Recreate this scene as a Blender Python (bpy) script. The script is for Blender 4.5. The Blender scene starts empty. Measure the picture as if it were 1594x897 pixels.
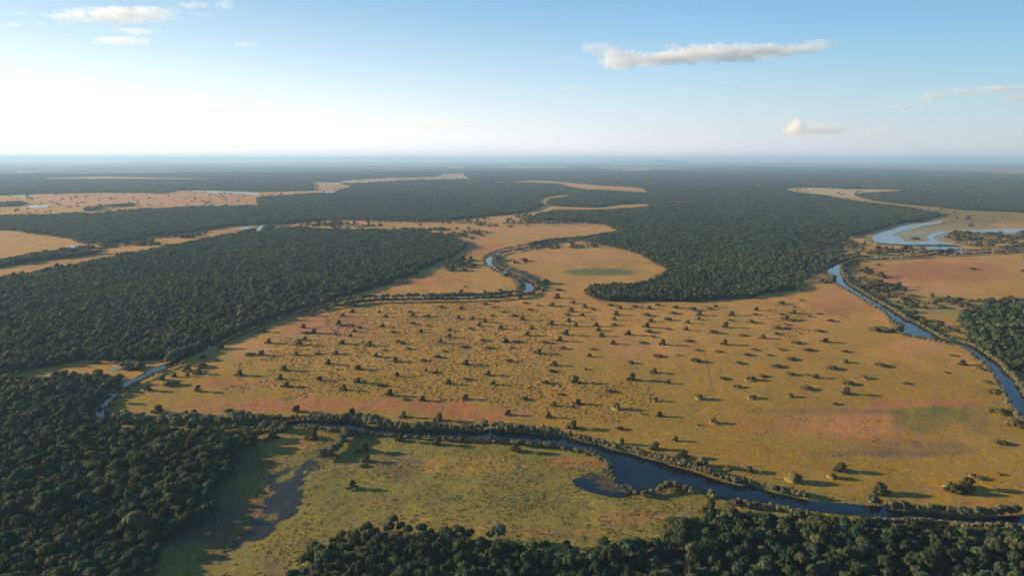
import bpy, bmesh, math, random
import numpy as np
from mathutils import Vector, Matrix, noise as mnoise

R = math.radians
random.seed(7)
rng = np.random.default_rng(11)
S = bpy.context.scene
COL = S.collection

# ------------------------------------------------------------------ camera
F = 1063.0            # focal length in pixels of the 1594 px wide frame
H = 120.0             # drone height above the floodplain, metres
TH = math.atan((448.5 - 247.0) / F)   # pitch below the horizon
CT, ST = math.cos(TH), math.sin(TH)
cam = bpy.data.cameras.new('camera')
camo = bpy.data.objects.new('camera', cam)
COL.objects.link(camo)
S.camera = camo
cam.sensor_width = 36.0
cam.sensor_fit = 'HORIZONTAL'
cam.lens = 36.0 * F / 1594.0
cam.clip_start = 1.0
cam.clip_end = 400000.0
camo.location = (0, 0, H)
camo.rotation_euler = (R(90) - TH, 0, 0)

# ------------------------------------------------------------------ sky, sun, exposure
SUN_AZ, SUN_EL = 80.0, 12.5          # degrees left of the view direction, degrees up
W = bpy.data.worlds.new('World')
S.world = W
W.use_nodes = True
wn, wl = W.node_tree.nodes, W.node_tree.links
wn.clear()
sky = wn.new('ShaderNodeTexSky')
sky.sky_type = 'NISHITA'
sky.sun_disc = False
sky.sun_elevation = R(SUN_EL)
sky.sun_rotation = R(-SUN_AZ)
sky.altitude = 100.0
sky.air_density = 0.85
sky.dust_density = 0.8
sky.ozone_density = 5.5
bg = wn.new('ShaderNodeBackground')
bg.inputs['Strength'].default_value = 0.107
# aerosol layer of the sky: whitens towards the horizon and towards the sun
def wmath(op, a, b=None, c=None):
    q = wn.new('ShaderNodeMath'); q.operation = op
    for i, v in enumerate((a, b, c)):
        if v is None:
            continue
        if isinstance(v, (int, float)):
            q.inputs[i].default_value = v
        else:
            wl.new(v, q.inputs[i])
    return q.outputs[0]
sd = Vector((-math.sin(R(SUN_AZ)) * math.cos(R(SUN_EL)), math.cos(R(SUN_AZ)) * math.cos(R(SUN_EL)), math.sin(R(SUN_EL))))
wtc = wn.new('ShaderNodeTexCoord')
sep = wn.new('ShaderNodeSeparateXYZ'); wl.new(wtc.outputs['Generated'], sep.inputs[0])
dot = wn.new('ShaderNodeVectorMath'); dot.operation = 'DOT_PRODUCT'
wl.new(wtc.outputs['Generated'], dot.inputs[0]); dot.inputs[1].default_value = sd
sund = dot.outputs['Value']
low = wmath('POWER', 2.71828, wmath('MULTIPLY', wmath('MAXIMUM', sep.outputs['Z'], 0.0), -1 / 0.108))
mixf = wmath('MINIMUM', wmath('MULTIPLY', low, wmath('MULTIPLY_ADD', sund, .62, 1.12)), .97)
tt = wmath('MULTIPLY_ADD', sund, .5, .5)
lum = wmath('MULTIPLY_ADD', wmath('POWER', tt, 1.8), 3.9, 2.75)
hcol = wn.new('ShaderNodeMix'); hcol.data_type = 'RGBA'
hcol.inputs[6].default_value = (1.05, .945, 1.02, 1); hcol.inputs[7].default_value = (1.02, 1.0, .97, 1)
wl.new(tt, hcol.inputs[0])
hsc = wn.new('ShaderNodeVectorMath'); hsc.operation = 'SCALE'
wl.new(hcol.outputs[2], hsc.inputs[0]); wl.new(lum, hsc.inputs['Scale'])
smx = wn.new('ShaderNodeMix'); smx.data_type = 'RGBA'
damp = wmath('MULTIPLY_ADD', wmath('POWER', wmath('MULTIPLY_ADD', sund, .5, .5), 3.0), -.72, 1.0)
damp = wmath('SUBTRACT', damp, wmath('MULTIPLY', wmath('MAXIMUM', wmath('MULTIPLY', sund, -1.0), 0.0), .62))
sdm = wn.new('ShaderNodeVectorMath'); sdm.operation = 'SCALE'
tnt = wn.new('ShaderNodeVectorMath'); tnt.operation = 'MULTIPLY'; tnt.inputs[1].default_value = (.90, 1.28, 1.04)
wl.new(sky.outputs[0], tnt.inputs[0]); wl.new(tnt.outputs[0], sdm.inputs[0]); wl.new(damp, sdm.inputs['Scale'])
wl.new(mixf, smx.inputs[0]); wl.new(sdm.outputs[0], smx.inputs[6]); wl.new(hsc.outputs[0], smx.inputs[7])
wo = wn.new('ShaderNodeOutputWorld')
wl.new(smx.outputs[2], bg.inputs[0])
wl.new(bg.outputs[0], wo.inputs[0])
sun = bpy.data.lights.new('sun', 'SUN')
sun.energy = 5.0
sun.angle = R(0.6)
sun.color = (1.0, 0.76, 0.47)
suno = bpy.data.objects.new('sun', sun)
COL.objects.link(suno)
sd = Vector((-math.sin(R(SUN_AZ)) * math.cos(R(SUN_EL)), math.cos(R(SUN_AZ)) * math.cos(R(SUN_EL)), math.sin(R(SUN_EL))))
suno.rotation_euler = sd.to_track_quat('Z', 'Y').to_euler()
suno.location = sd * 500
S.view_settings.view_transform = 'Standard'
S.view_settings.look = 'None'
S.view_settings.gamma = 1.0
S.view_settings.use_curve_mapping = False
S.view_settings.exposure = 1.22
S.render.engine = 'CYCLES'
cy = S.cycles
S.render.filter_size = 1.25
cy.use_denoising = True
cy.denoiser = 'OPENIMAGEDENOISE'
cy.max_bounces = 8
cy.diffuse_bounces = 2
cy.glossy_bounces = 2
cy.transmission_bounces = 3
cy.volume_bounces = 7
cy.transparent_max_bounces = 8
cy.sample_clamp_indirect = 4.0
cy.use_adaptive_sampling = True
cy.adaptive_threshold = 0.01
cy.caustics_reflective = False
cy.caustics_refractive = False
HAZE_DENSITY = 9.0e-5

# ------------------------------------------------------------------ helpers: tags, projection, noise
def tag(o, label, cat, group=None, kind=None):
    o['label'] = label
    o['category'] = cat
    if group:
        o['group'] = group
    if kind:
        o['kind'] = kind
    return o

def px2w(x, y):
    """point of the ground plane seen at a pixel of the photograph (1594 x 897)"""
    x = np.asarray(x, float); y = np.asarray(y, float)
    r = (x - 797.0) / F; u = (448.5 - y) / F
    dy = CT + u * ST; dz = -ST + u * CT
    t = H / -dz
    return r * t, dy * t

def w2px(X, Y):
    d = Y * CT + H * ST
    d = np.where(d < 1.0, 1.0, d)
    up = Y * ST - H * CT
    return 797.0 + F * X / d, 448.5 - F * up / d

def Z(ox, oy, s, pts):
    return [(ox + a / s, oy + b / s) for a, b in pts]

K4, K6 = 3.985, 6.6417

def _h(ix, iy, seed):
    n = (ix.astype(np.int64) * 374761393 + iy.astype(np.int64) * 668265263 + seed * 974711) & 0x7fffffff
    n = ((n ^ (n >> 13)) * 1274126177) & 0x7fffffff
    return ((n ^ (n >> 16)) & 0xffff) / 65535.0

def vnoise(x, y, seed=0):
    ix = np.floor(x); iy = np.floor(y)
    fx = x - ix; fy = y - iy
    fx = fx * fx * (3 - 2 * fx); fy = fy * fy * (3 - 2 * fy)
    a = _h(ix, iy, seed); b = _h(ix + 1, iy, seed); c = _h(ix, iy + 1, seed); d = _h(ix + 1, iy + 1, seed)
    return a + (b - a) * fx + (c - a) * fy + (a - b - c + d) * fx * fy

def fbm(x, y, seed=0, oct=4):
    s = 0; a = .5; t = 0
    for k in range(oct):
        s = s + a * vnoise(x, y, seed + k * 17); t += a
        x = x * 2.03 + 11.3; y = y * 2.03 - 7.7; a *= .55
    return s / t

def inpoly(poly, x, y):
    p = np.array(poly, float)
    out = np.zeros(x.shape, bool)
    bx = (x >= p[:, 0].min()) & (x <= p[:, 0].max()) & (y >= p[:, 1].min()) & (y <= p[:, 1].max())
    if not bx.any():
        return out
    xs = x[bx]; ys = y[bx]
    r = np.zeros(xs.shape, bool)
    n = len(p)
    for i in range(n):
        x1, y1 = p[i]; x2, y2 = p[(i + 1) % n]
        if y1 == y2:
            continue
        c = ((y1 > ys) != (y2 > ys)) & (xs < (x2 - x1) * (ys - y1) / (y2 - y1) + x1)
        r ^= c
    out[bx] = r
    return out

def smooth_line(pts, n=4, closed=False):
    """Catmull-Rom through the points"""
    P = [np.array(p, float) for p in pts]
    out = []
    m = len(P)
    rngs = range(m if closed else m - 1)
    for i in rngs:
        if closed:
            p0, p1, p2, p3 = P[i - 1], P[i], P[(i + 1) % m], P[(i + 2) % m]
        else:
            p1, p2 = P[i], P[i + 1]
            p0 = P[i - 1] if i > 0 else p1
            p3 = P[i + 2] if i + 2 < m else p2
        for k in range(n):
            t = k / n
            q = .5 * ((2 * p1) + (p2 - p0) * t + (2 * p0 - 5 * p1 + 4 * p2 - p3) * t * t + (3 * p1 - p0 - 3 * p2 + p3) * t ** 3)
            out.append((q[0], q[1]))
    if not closed:
        out.append(tuple(P[-1]))
    return out

# ------------------------------------------------------------------ the map, traced in photograph pixels
def z1(p): return Z(0, 220, K4, p)
def z2(p): return Z(400, 220, K4, p)
def z3(p): return Z(800, 220, K4, p)
def z4(p): return Z(1194, 220, K4, p)
def z5(p): return Z(0, 445, K4, p)
def z6(p): return Z(400, 445, K4, p)
def z7(p): return Z(800, 445, K4, p)
def z8(p): return Z(1194, 445, K4, p)
def a1(p): return Z(140, 560, K6, p)
def a2(p): return Z(360, 620, K6, p)
def a3(p): return Z(580, 620, K6, p)
def a4(p): return Z(800, 660, K6, p)
def a5(p): return Z(1020, 690, K6, p)
def a6(p): return Z(340, 420, K6, p)
def a7(p): return Z(700, 340, K6, p)
def a8(p): return Z(1270, 330, 4.92, p)
def b1(p): return Z(300, 740, K6, p)
def b2(p): return Z(1354, 560, K6, p)
def b3(p): return Z(1354, 760, K6, p)
def q2(p): return Z(400, 670, 3.9525, p)
def q3(p): return Z(800, 670, 3.9525, p)
def q4(p): return Z(1194, 670, 3.9525, p)

F1 = [(-420, 470), (0, 431), (38, 424), (100, 413), (150, 404), (218, 392), (238, 388), (283, 380), (351, 368), (391, 360), (402, 361), (415, 354),
      (463, 353), (525, 357), (600, 357), (651, 358), (688, 365), (716, 374), (727, 384), (711, 396), (683, 407), (663, 418), (626, 433),
      (600, 443), (581, 447), (563, 456), (520, 466), (475, 479), (438, 493), (400, 506), (351, 527), (301, 548), (263, 559), (226, 563), (176, 563),
      (125, 563), (80, 570), (0, 583), (-420, 620)]
F2 = [(-420, 640), (0, 588), (70, 587), (113, 583), (176, 584), (198, 588), (186, 605), (163, 620), (146, 638), (150, 654), (175, 660), (240, 664),
      (300, 666), (370, 668), (396, 673), (396, 700), (372, 721), (367, 736), (339, 748), (329, 769), (347, 781), (321, 812), (291, 827), (266, 847),
      (228, 888), (215, 910), (150, 1010), (-420, 1010)]
F3 = [(478, 882), (481, 870), (488, 860), (511, 824), (539, 812), (597, 808), (635, 812), (678, 824), (724, 829), (759, 837), (800, 845),
      (851, 850), (901, 850), (952, 847), (977, 840), (1015, 832), (1028, 822), (1066, 812), (1104, 804), (1122, 798), (1150, 800), (1194, 794),
      (1245, 799), (1320, 808), (1371, 812), (1447, 815), (1523, 817), (1594, 824), (2000, 850), (2000, 1010), (440, 1010), (465, 915)]
F4 = [(893, 448), (910, 460), (930, 468), (1000, 469), (1076, 469), (1126, 466), (1166, 464), (1194, 457), (1237, 452), (1244, 441), (1269, 428),
      (1287, 418), (1294, 411), (1310, 402), (1318, 386), (1314, 370), (1345, 363), (1385, 350), (1435, 343), (1462, 335), (1457, 328), (1420, 323),
      (1345, 314), (1304, 308), (1150, 302), (1000, 325), (900, 345), (960, 360), (900, 374), (938, 381), (981, 391), (1001, 399), (1026, 413),
      (1038, 421), (1026, 428), (1000, 438), (950, 440)]
F5 = z8([(1330, 90), (1450, 72), (1594, 66), (2300, 40), (2600, 900), (2000, 760), (1740, 640), (1594, 545), (1520, 515), (1450, 440), (1350, 390),
         (1250, 330), (1270, 290), (1200, 240), (1190, 175), (1290, 140)])
# openings in the far woods
C1 = z1([(-1200, 345), (0, 335), (80, 330), (270, 325), (500, 320), (700, 318), (900, 320), (1000, 325), (1090, 305), (1250, 302), (1450, 308),
         (1594, 314), (1944, 305), (1924, 260), (1904, 250), (2074, 255), (2154, 240), (2394, 225), (2694, 220), (2744, 200), (2874, 195),
         (2924, 235), (2774, 238), (2494, 245), (2294, 258), (2094, 265), (2194, 275), (2084, 310), (1894, 325), (1594, 345), (1610, 395),
         (1400, 402), (1200, 405), (1000, 415), (850, 420), (550, 450), (480, 440), (350, 452), (0, 458), (-1200, 480)])
C2 = z1([(-1200, 545), (0, 550), (120, 560), (250, 580), (440, 602), (500, 632), (620, 640), (780, 620), (950, 588), (1150, 570), (1300, 545),
         (1430, 525), (1550, 514), (1585, 525), (1560, 550), (1400, 580), (1130, 632), (870, 682), (600, 732), (400, 772), (150, 814), (0, 842), (-1200, 980)])
C2a = z1([(-900, 780), (0, 735), (200, 690), (350, 676), (480, 650), (565, 665), (690, 690), (480, 715), (300, 735), (0, 782), (-900, 860)])
C2b = z1([(-900, 640), (0, 626), (250, 624), (440, 632), (430, 646), (250, 640), (0, 640), (-900, 660)])
C1a = z1([(-900, 385), (0, 378), (120, 370), (170, 392), (60, 404), (-900, 420)])
C1b = z1([(500, 430), (560, 405), (700, 392), (820, 385), (830, 402), (640, 410), (560, 436)])
C3 = [(590, 452), (600, 443), (626, 433), (663, 418), (683, 407), (711, 396), (727, 384), (716, 374), (688, 365), (651, 358), (600, 357), (525, 357),
      (463, 353), (415, 354), (440, 349), (463, 346), (500, 343), (550, 342), (620, 345), (680, 345), (760, 336), (800, 333), (825, 328), (840, 322),
      (845, 319), (832, 313), (845, 306), (885, 302), (886, 306), (860, 309), (850, 314), (855, 319), (875, 322), (925, 323), (963, 318),
      (1001, 317), (1018, 321), (975, 324), (925, 327), (875, 327), (838, 332), (830, 338), (850, 343), (883, 345), (940, 349), (965, 361),
      (900, 374), (938, 381), (981, 391), (1001, 399), (1026, 413), (1038, 421), (1026, 428), (1000, 438), (950, 442), (893, 452)]
C5 = z3([(-150, 252), (0, 248), (100, 242), (250, 247), (400, 262), (550, 275), (700, 282), (800, 293), (832, 310), (825, 318), (740, 315),
         (600, 305), (450, 298), (350, 285), (250, 265), (100, 260), (0, 257), (-150, 258)])
C6 = z4([(90, 296), (180, 286), (350, 288), (500, 296), (650, 297), (845, 299), (840, 306), (700, 316), (530, 325), (570, 345), (650, 365),
         (750, 380), (900, 395), (1050, 408), (1200, 425), (1400, 434), (1594, 440), (3000, 470), (3000, 900), (180, 900), (200, 880), (300, 830),
         (370, 792), (400, 762), (460, 730), (500, 660), (480, 600), (600, 570), (760, 520), (960, 490), (1072, 460), (1052, 430), (900, 412),
         (600, 376), (440, 352), (360, 335), (200, 318), (110, 305)])
# thin far openings: pale slits in the haze
SLITS = [[(20, 266), (95, 264.5), (95, 266), (30, 267.5)], [(65, 277), (160, 274.5), (320, 278), (330, 280), (200, 279), (70, 279.5)],
         [(760, 260), (800, 258), (880, 259), (880, 261), (800, 261)], [(965, 263.5), (1010, 262), (1015, 264), (970, 265)],
         [(1160, 287), (1200, 289), (1200, 291), (1165, 289)], [(1030, 312), (1085, 312), (1085, 314), (1030, 314)],
         [(1410, 326), (1450, 327), (1520, 329), (1450, 330)], [(1435, 271), (1480, 272), (1475, 273.3), (1440, 273)],
         [(1540, 273), (1594, 274), (1594, 275.5), (1545, 274.5)], [(700, 247 + 12), (720, 259), (725, 261), (700, 261)], [(90, 254), (170, 253.5), (170, 254.6), (95, 255)]]
HUM = [[(418, 585), (425, 548), (445, 528), (490, 525), (515, 482), (600, 472), (700, 470), (820, 478), (890, 500), (885, 540), (845, 560), (900, 588),
        (1000, 598), (1025, 640), (960, 655), (880, 662), (790, 642), (745, 622), (620, 614), (450, 612)], [(1200, 478), (1240, 470), (1262, 500), (1235, 530), (1195, 540)],
       [(335, 603), (370, 594), (400, 600), (375, 610)], z5([(1450, 500), (1480, 450), (1594, 440), (1594, 510)])]
SAV = z8([(520, 0), (620, 50), (720, 120), (830, 190), (930, 235), (1010, 280), (1060, 310), (1110, 330), (1250, 370), (1340, 410), (1440, 480), (1520, 560),
          (1594, 640), (1594, 540), (1520, 515), (1450, 440), (1350, 390), (1250, 330), (1270, 290), (1200, 240), (1190, 175), (1290, 140), (1330, 85), (1200, 75), (1000, 60), (800, 30), (700, -60), (600, -130), (520, -180), (450, -150), (480, -60)])
MUD = a2([(1075, 590), (1030, 560), (900, 605), (750, 665), (600, 715), (430, 790), (400, 860)]) + b1([(860, 30), (800, 100), (780, 200), (730, 300), (740, 420), (640, 540), (540, 620),
         (430, 740), (370, 800), (280, 897), (200, 960), (300, 960), (340, 897), (420, 800), (560, 720), (720, 690), (870, 580), (960, 500), (1060, 400), (1120, 300), (1150, 180), (1190, 80), (1215, -20)])
BAY = a4([(940, 530), (760, 530), (650, 555), (585, 600), (660, 655), (760, 700), (900, 745), (1050, 755), (1200, 735), (1400, 705), (1400, 600), (1100, 600), (1040, 540)])

# water outlines: (far or left bank, near or right bank)
RIV_LOW_TOP = a2([(-60, 290), (400, 262), (600, 248), (800, 238), (1000, 243), (1200, 253), (1400, 278)]) + a3([(0, 293), (300, 333), (700, 348), (900, 353), (1130, 350), (1210, 308), (1290, 350), (1500, 364)]) + \
    a4([(0, 88), (300, 112), (550, 142), (700, 187), (850, 213), (1000, 268), (1180, 303), (1320, 352), (1500, 398)]) + \
    a5([(0, 178), (130, 228), (380, 297), (560, 360), (680, 397), (850, 440), (1010, 448), (1180, 506), (1400, 548), (1580, 595)]) + \
    b3([(0, 188), (150, 193), (200, 223), (350, 243), (450, 248), (700, 268), (850, 283), (1050, 308), (1300, 308), (1594, 288), (2400, 300), (3400, 330)])
RIV_LOW_BOT = a2([(-60, 310), (400, 294), (600, 282), (900, 285), (1000, 308), (1150, 325), (1350, 335)]) + a3([(0, 350), (300, 378), (600, 395), (900, 405), (1150, 420), (1400, 425)]) + \
    a4([(0, 175), (250, 190), (430, 205), (600, 245), (720, 265), (850, 300), (950, 365), (1000, 410), (1010, 470), (1000, 510), (1060, 575), (1150, 640), (1250, 665), (1380, 680), (1480, 640)]) + \
    a5([(0, 425), (100, 400), (250, 420), (400, 470), (500, 500), (620, 520), (720, 580), (830, 575), (950, 590), (1090, 620), (1200, 630), (1380, 660), (1580, 700)]) + \
    b3([(0, 305), (200, 315), (430, 315), (700, 335), (900, 350), (1100, 360), (1350, 365), (1594, 395), (2400, 420), (3400, 440)])
RIV_LEFT_L = a1([(150, 606), (75, 592), (58, 560), (62, 540), (110, 470), (170, 380), (210, 350), (300, 300), (380, 228), (470, 190), (540, 150), (620, 105), (700, 75), (780, 45), (860, 20), (905, 0)]) + \
    a6([(-40, 750), (160, 650), (250, 615), (380, 560), (560, 500), (720, 445), (850, 410), (1000, 385), (1100, 368), (1250, 345), (1400, 320), (1594, 305)]) + a7([(150, 818), (350, 808), (550, 798), (735, 780)])
RIV_LEFT_R = a1([(172, 600), (165, 545), (164, 505), (196, 455), (256, 380), (326, 320), (416, 260), (516, 210), (634, 147), (712, 120), (810, 80), (888, 48), (940, 20)]) + \
    a6([(0, 765), (165, 675), (255, 640), (385, 582), (565, 522), (725, 466), (855, 430), (1005, 404), (1105, 387), (1255, 363), (1405, 338), (1594, 322)]) + a7([(150, 836), (350, 826), (550, 816), (745, 793)])
RIV_MID_L = a7([(735, 780), (760, 750), (775, 705), (762, 660), (702, 625), (640, 600), (580, 568), (490, 538), (425, 500), (385, 475), (372, 430), (396, 394), (460, 362), (555, 330), (680, 312), (820, 280), (930, 250), (1100, 228), (1270, 210), (1450, 195), (1770, 140)])
RIV_MID_R = a7([(745, 793), (852, 750), (878, 690), (805, 650), (742, 613), (690, 588), (640, 570), (590, 535), (512, 512), (455, 480), (437, 440), (442, 412), (482, 383), (572, 352), (690, 332), (830, 298), (935, 268), (1105, 242), (1275, 224), (1450, 208), (1760, 150)])
RIV_RIGHT_L = a8([(1594, 292), (1330, 298), (1200, 306), (1080, 302), (950, 308), (830, 324), (640, 343), (540, 345), (350, 352), (250, 369), (180, 385), (130, 405), (80, 455), (130, 490), (155, 540), (200, 570), (270, 610), (340, 650), (400, 690), (500, 745), (580, 810), (628, 860)]) + \
    z8([(800, 236), (848, 250), (842, 288), (900, 308), (1000, 324), (1090, 343), (1170, 360), (1260, 402), (1320, 452), (1390, 512), (1430, 572), (1470, 642), (1510, 702), (1550, 772), (1594, 812), (1700, 900)])
RIV_RIGHT_R = a8([(1594, 305), (1300, 317), (1150, 324), (1000, 330), (850, 337), (700, 347), (550, 359), (360, 362), (262, 374), (202, 402), (186, 440), (206, 490), (242, 550), (322, 600), (402, 650), (502, 708), (602, 768), (702, 838)]) + \
    z8([(862, 207), (932, 242), (1010, 287), (1060, 320), (1110, 335), (1200, 350), (1290, 387), (1370, 442), (1440, 492), (1500, 562), (1560, 632), (1594, 692), (1740, 850)])
RIV_FAR = [a7([(980, 45), (1060, 40), (1170, 50), (1160, 58), (1050, 56)]), ]
PONDS = {
 'pale shallow pond fringed by mud beside the distant embankment': [a8([(470, 236), (440, 215), (430, 190), (520, 150), (600, 130), (700, 100), (950, 70), (945, 85), (830, 105), (740, 130), (610, 160), (600, 180), (640, 186), (670, 210), (700, 226), (760, 226), (830, 226), (872, 216), (850, 190), (880, 170), (960, 150), (1100, 143), (1594, 128), (1594, 164), (1100, 153), (990, 160), (930, 180), (905, 200), (940, 220), (1000, 235), (1060, 250), (700, 251), (560, 250)])],
 'narrow pale pond below the distant embankment': [a8([(740, 265), (1090, 266), (1125, 285), (1000, 299), (920, 289)])],
 'short bright river reach between two woods at left': [Z(350, 320, K6, [(330, 268), (338, 225), (380, 192), (450, 180), (435, 196), (388, 222), (366, 255)])],
 'tiny bright pool at the end of the left orange strip': [z1([(435, 645), (450, 640), (468, 652), (455, 668)])],
 'white pool on the far left plain': [z1([(170, 403), (210, 398), (300, 396), (320, 402), (260, 409), (200, 410)])],
 'thin white pool at the far left edge': [z1([(80, 334), (130, 331), (212, 333), (200, 339), (110, 340)])],
 'long pale lagoon beside the far pink plain': [z1([(1200, 310), (1300, 307), (1450, 313), (1594, 320), (1594, 334), (1500, 322), (1350, 318)])],
 'small pale pool by the far bend': [z1([(1480, 538), (1560, 528), (1555, 542), (1500, 544)])],
 'thin pale pool on the far central plain': [z2([(395, 312), (478, 312), (470, 319), (410, 318)])],
 'dark hooked backwater curling below the curved reed bar': [a4([(600, 590), (640, 640), (760, 700), (900, 742), (1050, 756), (1200, 738), (1400, 712), (1500, 672), (1480, 655), (1400, 684), (1200, 708), (1050, 722), (920, 700), (820, 655), (760, 605), (720, 565), (650, 565)])],
 'little grey pool in the gap between the left woods': [a1([(200, 95), (240, 89), (320, 91), (305, 112), (220, 113)])],
}
EMBANK = a8([(470, 244), (560, 250), (700, 257), (850, 259), (1000, 260), (1090, 263)])

def forest_mask(x, y):
    """which wood a photograph pixel lies in: 0 open, 1..5 the traced woods, 6 the far woods"""
    m = np.where(y < 440.0, 6, 0)
    op = np.zeros(x.shape, bool)
    for c in (C1, C2, C3, C5, C6):
        op |= inpoly(c, x, y)
    for c in SLITS:
        op |= inpoly(c, x, y)
    m[op] = 0
    for k, f in ((1, F1), (2, F2), (3, F3), (4, F4), (5, F5)):
        i = inpoly(f, x, y)
        if k == 4:
            i &= ~op
        m[i] = k
    for c in (C2a, C2b, C1a, C1b):
        m[inpoly(c, x, y)] = 7
    return m

WATER = []       # polygons in photograph pixels, for keeping plants out
def ring(a, b):
    return smooth_line(a, 3) + smooth_line(b, 3)[::-1]
RIVERS = [(ring(RIV_LOW_TOP, RIV_LOW_BOT), 'dark navy river winding across the lower part of the floodplain'),
          (ring(RIV_LEFT_L, RIV_LEFT_R), 'narrow pale blue river curving along the left wood'),
          (ring(RIV_MID_L, RIV_MID_R), 'small blue river looping in an S between two plains'),
          (ring(RIV_RIGHT_L, RIV_RIGHT_R), 'bright blue river running down the right side of the plain')]
for r_, _l in RIVERS:
    WATER.append(r_)
for v in PONDS.values():
    WATER.append(v[0])

def in_water(x, y):
    o = np.zeros(x.shape, bool)
    for w in WATER:
        o |= inpoly(w, x, y)
    return o

def lin(r, g, b):
    f = lambda c: ((c / 255 + .055) / 1.055) ** 2.4 if c > 10 else c / 255 / 12.92
    return np.array([f(r), f(g), f(b)])

# ------------------------------------------------------------------ materials
def mat(name):
    m = bpy.data.materials.new(name)
    m.use_nodes = True
    nt = m.node_tree
    return m, nt.nodes, nt.links, nt.nodes['Principled BSDF']

def ground_material():
    m, n, l, p = mat('floodplain_ground')
    at = n.new('ShaderNodeAttribute'); at.attribute_name = 'soil'
    wet = n.new('ShaderNodeAttribute'); wet.attribute_name = 'wet'
    tc = n.new('ShaderNodeTexCoord')
    def nz(scale, det, rough=.6):
        t = n.new('ShaderNodeTexNoise'); t.inputs['Scale'].default_value = scale
        t.inputs['Detail'].default_value = det; t.inputs['Roughness'].default_value = rough
        l.new(tc.outputs['Object'], t.inputs['Vector']); return t
    n1 = nz(1.1, 4, .7); n2 = nz(.16, 4, .65); n3 = nz(.45, 3)
    def mr(src, a, b, lo=.3, hi=.7):
        r = n.new('ShaderNodeMapRange'); r.inputs['From Min'].default_value = lo; r.inputs['From Max'].default_value = hi
        r.inputs['To Min'].default_value = a; r.inputs['To Max'].default_value = b
        l.new(src, r.inputs['Value']); return r.outputs[0]
    h = n.new('ShaderNodeHueSaturation')
    l.new(at.outputs['Color'], h.inputs['Color'])
    l.new(mr(n3.outputs[0], .487, .513), h.inputs['Hue'])
    l.new(mr(n2.outputs[0], .85, 1.15), h.inputs['Saturation'])
    mu = n.new('ShaderNodeMath'); mu.operation = 'MULTIPLY'
    n4 = nz(.33, 3, .7)
    m4 = n.new('ShaderNodeMath'); m4.operation = 'MULTIPLY'
    l.new(mr(n1.outputs[0], .62, 1.36), m4.inputs[0]); l.new(mr(n4.outputs[0], .84, 1.18), m4.inputs[1])
    l.new(m4.outputs[0], mu.inputs[0]); l.new(mr(n2.outputs[0], .86, 1.14), mu.inputs[1])
    l.new(mu.outputs[0], h.inputs['Value'])
    l.new(h.outputs[0], p.inputs['Base Color'])
    r = n.new('ShaderNodeMapRange'); r.inputs['To Min'].default_value = .95; r.inputs['To Max'].default_value = .28
    l.new(wet.outputs['Fac'], r.inputs['Value']); l.new(r.outputs[0], p.inputs['Roughness'])
    r2 = n.new('ShaderNodeMapRange'); r2.inputs['To Min'].default_value = .12; r2.inputs['To Max'].default_value = .3
    l.new(wet.outputs['Fac'], r2.inputs['Value']); l.new(r2.outputs[0], p.inputs['Specular IOR Level'])
    b = n.new('ShaderNodeBump'); b.inputs['Strength'].default_value = .5; b.inputs['Distance'].default_value = .35
    l.new(n1.outputs[0], b.inputs['Height']); l.new(b.outputs[0], p.inputs['Normal'])
    return m

def leaf_material(name, col, var=.42, hue=.05, transl=.38):
    m, n, l, p = mat(name)
    oi = n.new('ShaderNodeObjectInfo')
    at = n.new('ShaderNodeAttribute'); at.attribute_name = 'tint'
    h = n.new('ShaderNodeHueSaturation')
    h.inputs['Color'].default_value = (*col, 1)
    def mr(src, a, b):
        r = n.new('ShaderNodeMapRange'); r.inputs['To Min'].default_value = a; r.inputs['To Max'].default_value = b
        l.new(src, r.inputs['Value']); return r.outputs[0]
    l.new(mr(oi.outputs['Random'], .5 - hue, .5 + hue * .8), h.inputs['Hue'])
    fr = n.new('ShaderNodeMath'); fr.operation = 'MULTIPLY'; fr.inputs[1].default_value = 7.31
    l.new(oi.outputs['Random'], fr.inputs[0])
    fc = n.new('ShaderNodeMath'); fc.operation = 'FRACT'; l.new(fr.outputs[0], fc.inputs[0])
    mu = n.new('ShaderNodeMath'); mu.operation = 'MULTIPLY'
    l.new(mr(fc.outputs[0], 1 - var, 1 + var), mu.inputs[0]); l.new(mr(at.outputs['Fac'], .7, 1.3), mu.inputs[1])
    l.new(mu.outputs[0], h.inputs['Value'])
    l.new(h.outputs[0], p.inputs['Base Color'])
    p.inputs['Roughness'].default_value = .7
    p.inputs['Specular IOR Level'].default_value = .15
    tr = n.new('ShaderNodeBsdfTranslucent')
    l.new(h.outputs[0], tr.inputs['Color'])
    mx = n.new('ShaderNodeMixShader'); mx.inputs[0].default_value = transl
    l.new(p.outputs[0], mx.inputs[1]); l.new(tr.outputs[0], mx.inputs[2])
    l.new(mx.outputs[0], n['Material Output'].inputs['Surface'])
    return m

def plain_material(name, col, rough=.9, scale=1.5, amt=.3):
    m, n, l, p = mat(name)
    tc = n.new('ShaderNodeTexCoord')
    t = n.new('ShaderNodeTexNoise'); t.inputs['Scale'].default_value = scale; t.inputs['Detail'].default_value = 4
    l.new(tc.outputs['Object'], t.inputs['Vector'])
    mx = n.new('ShaderNodeMix'); mx.data_type = 'RGBA'
    mx.inputs[6].default_value = (*[c * (1 - amt) for c in col], 1); mx.inputs[7].default_value = (*[min(1, c * (1 + amt)) for c in col], 1)
    l.new(t.outputs[0], mx.inputs[0]); l.new(mx.outputs[2], p.inputs['Base Color'])
    p.inputs['Roughness'].default_value = rough
    p.inputs['Specular IOR Level'].default_value = .15
    return m

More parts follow.
